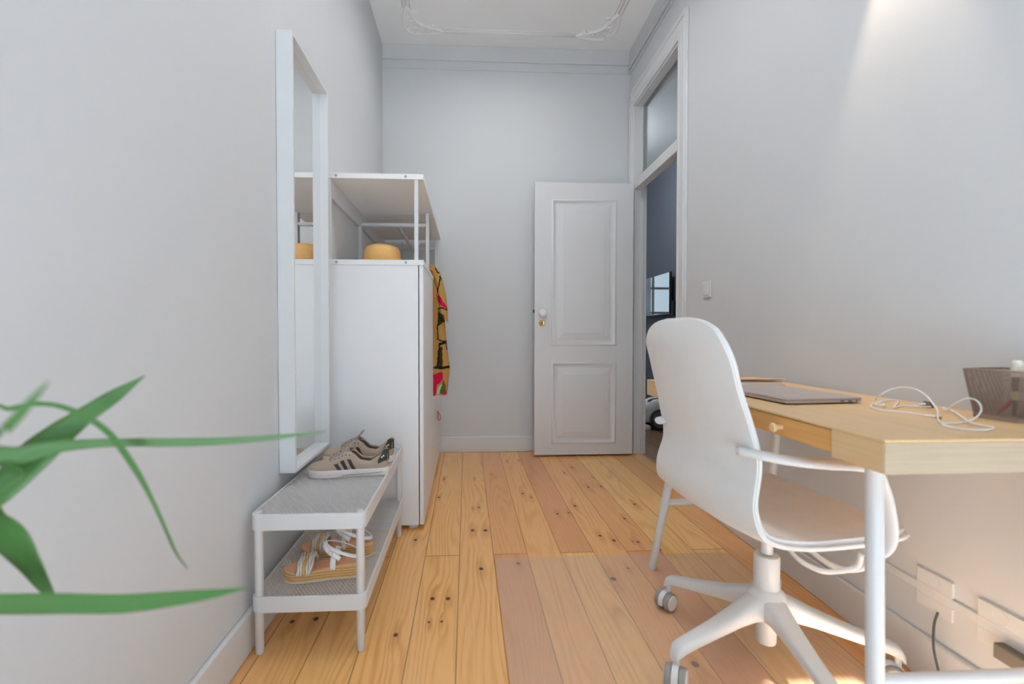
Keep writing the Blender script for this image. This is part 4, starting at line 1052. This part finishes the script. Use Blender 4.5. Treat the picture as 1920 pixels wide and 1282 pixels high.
# ------------------------------------------------------------------ plant at the left edge
T = thing('potted_plant', 'green strap-leaved plant at the left edge, its long leaves arching into view', 'plant', (-.545, .42, 0))
pc = V((-.525, .42, 0))
b = B(); lathe(b, [(.062, 0), (.066, .004), (.084, .17), (.088, .175), (.088, .185), (.080, .185), (.078, .16), (0, .158)], pc, n=28); obj('pot', b, 'terracotta', T, smooth=True, auto=40)
b = B(); lathe(b, [(.077, .152), (.06, .166), (0, .168)], pc, n=20); obj('soil', b, 'soil', T, smooth=True)
crown = V((-.50, .45, .71))
b = B(); tube(b, cat([pc + V((0, 0, .165)), pc + V((.01, .01, .40)), crown + V((0, 0, -.05)), crown + V((.005, 0, .03))], 6), .0125, 10); obj('cane', b, 'cane', T, smooth=True)
def leaf(pts, Y0, Y1, tilt=.4, root=None, cup=.12):
    """pts: (x, y, width) along the blade; the blade recedes from depth Y0 to Y1"""
    n = len(pts); C = []; Wd = []
    if root is not None: C.append(root); Wd.append(.012)
    for k, (x, y, w) in enumerate(pts):
        Y = Y0 + (Y1 - Y0) * k / (n - 1); C.append(on_y(x, y, Y)); Wd.append(w * Y / F)
    cc_ = cat([V(p) for p in C], 8); ww = cat([V((w, 0, 0)) for w in Wd], 8)
    b = B(); uvl = b.loops.layers.uv.new('UVMap'); prev = None; rows = []
    for k, p in enumerate(cc_):
        t = (cc_[min(k + 1, len(cc_) - 1)] - cc_[max(k - 1, 0)]).normalized()
        s = t.cross(V((0, -1, 0))).normalized() if abs(t.y) < .95 else V((0, 0, 1))
        s = (s + V((0, tilt, 0))).normalized(); nn = t.cross(s).normalized()
        w = max(ww[k].x, .0004) * .5
        rows.append([b.verts.new(p + s * (q * w) + nn * (cup * w * (1 - q * q))) for q in (-1, -.5, 0, .5, 1)])
    for k, (r0, r1) in enumerate(zip(rows, rows[1:])):
        for q in range(4):
            f = b.faces.new((r0[q], r0[q + 1], r1[q + 1], r1[q]))
            for l, (uu, vv) in zip(f.loops, ((q / 4, k), (q / 4 + .25, k), (q / 4 + .25, k + 1), (q / 4, k + 1))): l[uvl].uv = (uu, vv / len(rows))
    o = obj('leaf', b, 'leaf', T, smooth=True)
    so = o.modifiers.new('thickness', 'SOLIDIFY'); so.thickness = .0006
    return o
leaf([(-60, 1128, 40), (0, 1132, 46), (120, 1131, 46), (230, 1131, 42), (330, 1121, 32), (400, 1112, 20), (462, 1102, 3)], .44, .40, .25, crown)
leaf([(-40, 868, 30), (40, 852, 32), (100, 838, 24), (180, 831, 17), (260, 829, 16), (340, 829, 16), (430, 826, 13), (520, 819, 9), (612, 808, 2)], .44, .52, .15, crown)
leaf([(-40, 955, 40), (0, 920, 46), (60, 858, 56), (110, 815, 46), (160, 778, 32), (215, 742, 24), (272, 704, 2)], .45, .50, .15, crown)
leaf([(-30, 782, 8), (20, 766, 9), (70, 757, 9), (115, 762, 10), (165, 783, 13), (205, 812, 14), (235, 850, 15), (262, 892, 13), (285, 935, 9), (308, 985, 7), (330, 1035, 5), (352, 1066, 2)], .45, .47, .2, crown)
leaf([(-45, 930, 40), (-10, 985, 72), (25, 1015, 80), (55, 1055, 56), (78, 1090, 38), (96, 1116, 20), (103, 1130, 4)], .47, .46, .2, crown)
leaf([(-30, 845, 16), (15, 800, 18), (50, 762, 16), (92, 715, 3)], .30, .26, .2, crown)
leaf([(-30, 870, 16), (20, 878, 18), (40, 890, 14), (10, 910, 8), (-20, 930, 3)], .46, .44, .2, crown)

# ------------------------------------------------------------------ lamps out of view; the downlights and hall pendant are added fill
for ly, lab in ((1.45, 'added round fill downlight, unseen, above the desk end of the room'), (2.62, 'added round fill downlight, unseen, above the space before the door')):
    T = thing('added_ceiling_lamp', lab, 'lamp', (.28, ly, ZC), 'added ceiling downlights')  # unseen fixtures added to even out the room light
    b = B(); lathe(b, [(.19, 0), (.20, -.01), (.20, -.05), (.19, -.055)], (.28, ly, ZC), n=36); obj('lamp_body', b, 'plastic', T, smooth=True, auto=40)
    b = B(); lathe(b, [(.188, -.0555), (.16, -.062), (0, -.066)], (.28, ly, ZC), n=36); obj('diffuser', b, 'fill_lamp_disc', T, smooth=True)
T = thing('added_hall_lamp', 'added white pendant lamp, out of view, brightening the hall beyond the doorway', 'lamp', (1.52, 4.95, 3.09))  # pendant added to brighten the hall
b = B(); lathe(b, [(.04, 0), (.045, -.02), (.01, -.022), (.006, -.03), (.006, -.26), (.02, -.27), (.03, -.30), (.0, -.301)], (1.52, 4.95, 3.09), n=24); obj('lamp_body', b, 'plastic', T, smooth=True, auto=40)
SPX = (RW @ V((0, 1.225, 0))).x
T = thing('wall_spotlight', 'small white wall spotlight shining down the right wall above the desk', 'lamp', (SPX, 1.225, 2.3))
b = B(); cyl(b, (SPX, 1.225, 2.38), (SPX - .02, 1.225, 2.38), .04, n=24); obj('mount', b, 'plastic', T, smooth=True, auto=40)
b = B(); tube(b, cat([(SPX - .02, 1.225, 2.38), (SPX - .06, 1.225, 2.385), (SPX - .075, 1.225, 2.37), (SPX - .075, 1.225, 2.33)], 4), .006, 10); obj('arm', b, 'plastic', T, smooth=True)
b = B(); lathe(b, [(.02, 2.34), (.03, 2.33), (.033, 2.24), (.030, 2.24), (.026, 2.30), (0, 2.302)], (SPX - .075, 1.225, 0), n=24); obj('lamp_head', b, 'plastic', T, smooth=True, auto=40)

def area(name, loc, rot, sx, sy, power, col):
    L = bpy.data.lights.new(name, 'AREA'); L.shape = 'RECTANGLE'; L.size = sx; L.size_y = sy; L.energy = power; L.color = col
    o = bpy.data.objects.new(name, L); o.location = loc; o.rotation_euler = rot; COL.objects.link(o); return o
area('daylight_window', (-.03, YF + .02, .86), (PI / 2, 0, 0), .8, 1.45, 6, (.66, .86, 1.05)).rotation_euler = (PI / 2, 0, 0)
area('daylight_high_window', (.89, YF + .02, 1.73), (PI / 2, 0, 0), .33, .42, 6, (.68, .87, 1.05))
def disc(name, loc, size, power, col, spread):
    L = bpy.data.lights.new(name, 'AREA'); L.shape = 'DISK'; L.size = size; L.energy = power; L.color = col; L.spread = math.radians(spread)
    o = bpy.data.objects.new(name, L); o.location = loc; COL.objects.link(o); return o
for ly, pw in ((1.45, 11), (2.62, 8)): disc('ceiling_fill_light', (.28, ly, ZC - .075), .38, pw, (.97, .97, .97), 165)  # fill under the added downlights
L = bpy.data.lights.new('hall_fill_light', 'POINT'); L.energy = 44; L.color = (.86, .93, 1.0); L.shadow_soft_size = .10  # added fill for the hall
o = bpy.data.objects.new('hall_fill_light', L); o.location = (1.52, 4.95, 2.60); COL.objects.link(o)
L = bpy.data.lights.new('wall_spotlight_light', 'SPOT'); L.energy = 30; L.color = (1, .80, .58); L.spot_size = math.radians(46); L.spot_blend = .6; L.shadow_soft_size = .02
o = bpy.data.objects.new('wall_spotlight_light', L); o.location = (SPX - .075, 1.215, 2.22); o.rotation_euler = (0, math.radians(-8), 0); COL.objects.link(o)
L = bpy.data.lights.new('sun', 'SUN'); L.energy = 95; L.angle = .009; L.color = (.91, .965, 1.03)
o = bpy.data.objects.new('sun', L); el = math.atan(2.385 / (1.19 - YF)); o.rotation_euler = (PI / 2 - el, 0, 0); COL.objects.link(o)

wd = bpy.data.worlds.new('sky'); S.world = wd; wd.use_nodes = True
bg = wd.node_tree.nodes['Background']; bg.inputs[0].default_value = (.70, .86, 1.0, 1); bg.inputs[1].default_value = 4.6

# ------------------------------------------------------------------ camera
cam = bpy.data.cameras.new('camera'); co = bpy.data.objects.new('camera', cam); COL.objects.link(co); S.camera = co
cam.sensor_width = 36; cam.lens = 36 * F / 1920; cam.shift_x = (960 - PX) / 1920
co.location = (0, 0, H); co.rotation_euler = (PI / 2 - PT, 0, -TH); cam.clip_start = .02
cam.dof.use_dof = True; cam.dof.focus_distance = 2.6; cam.dof.aperture_fstop = 2.8

vs = S.view_settings; vs.view_transform = 'Standard'; vs.look = 'None'; vs.gamma = 1.0; vs.exposure = -0.59; vs.use_curve_mapping = False
S.cycles.max_bounces = 14; S.cycles.diffuse_bounces = 7; S.cycles.glossy_bounces = 5; S.cycles.transparent_max_bounces = 12
S.cycles.caustics_reflective = True; S.cycles.blur_glossy = 1.0; S.cycles.caustics_refractive = False
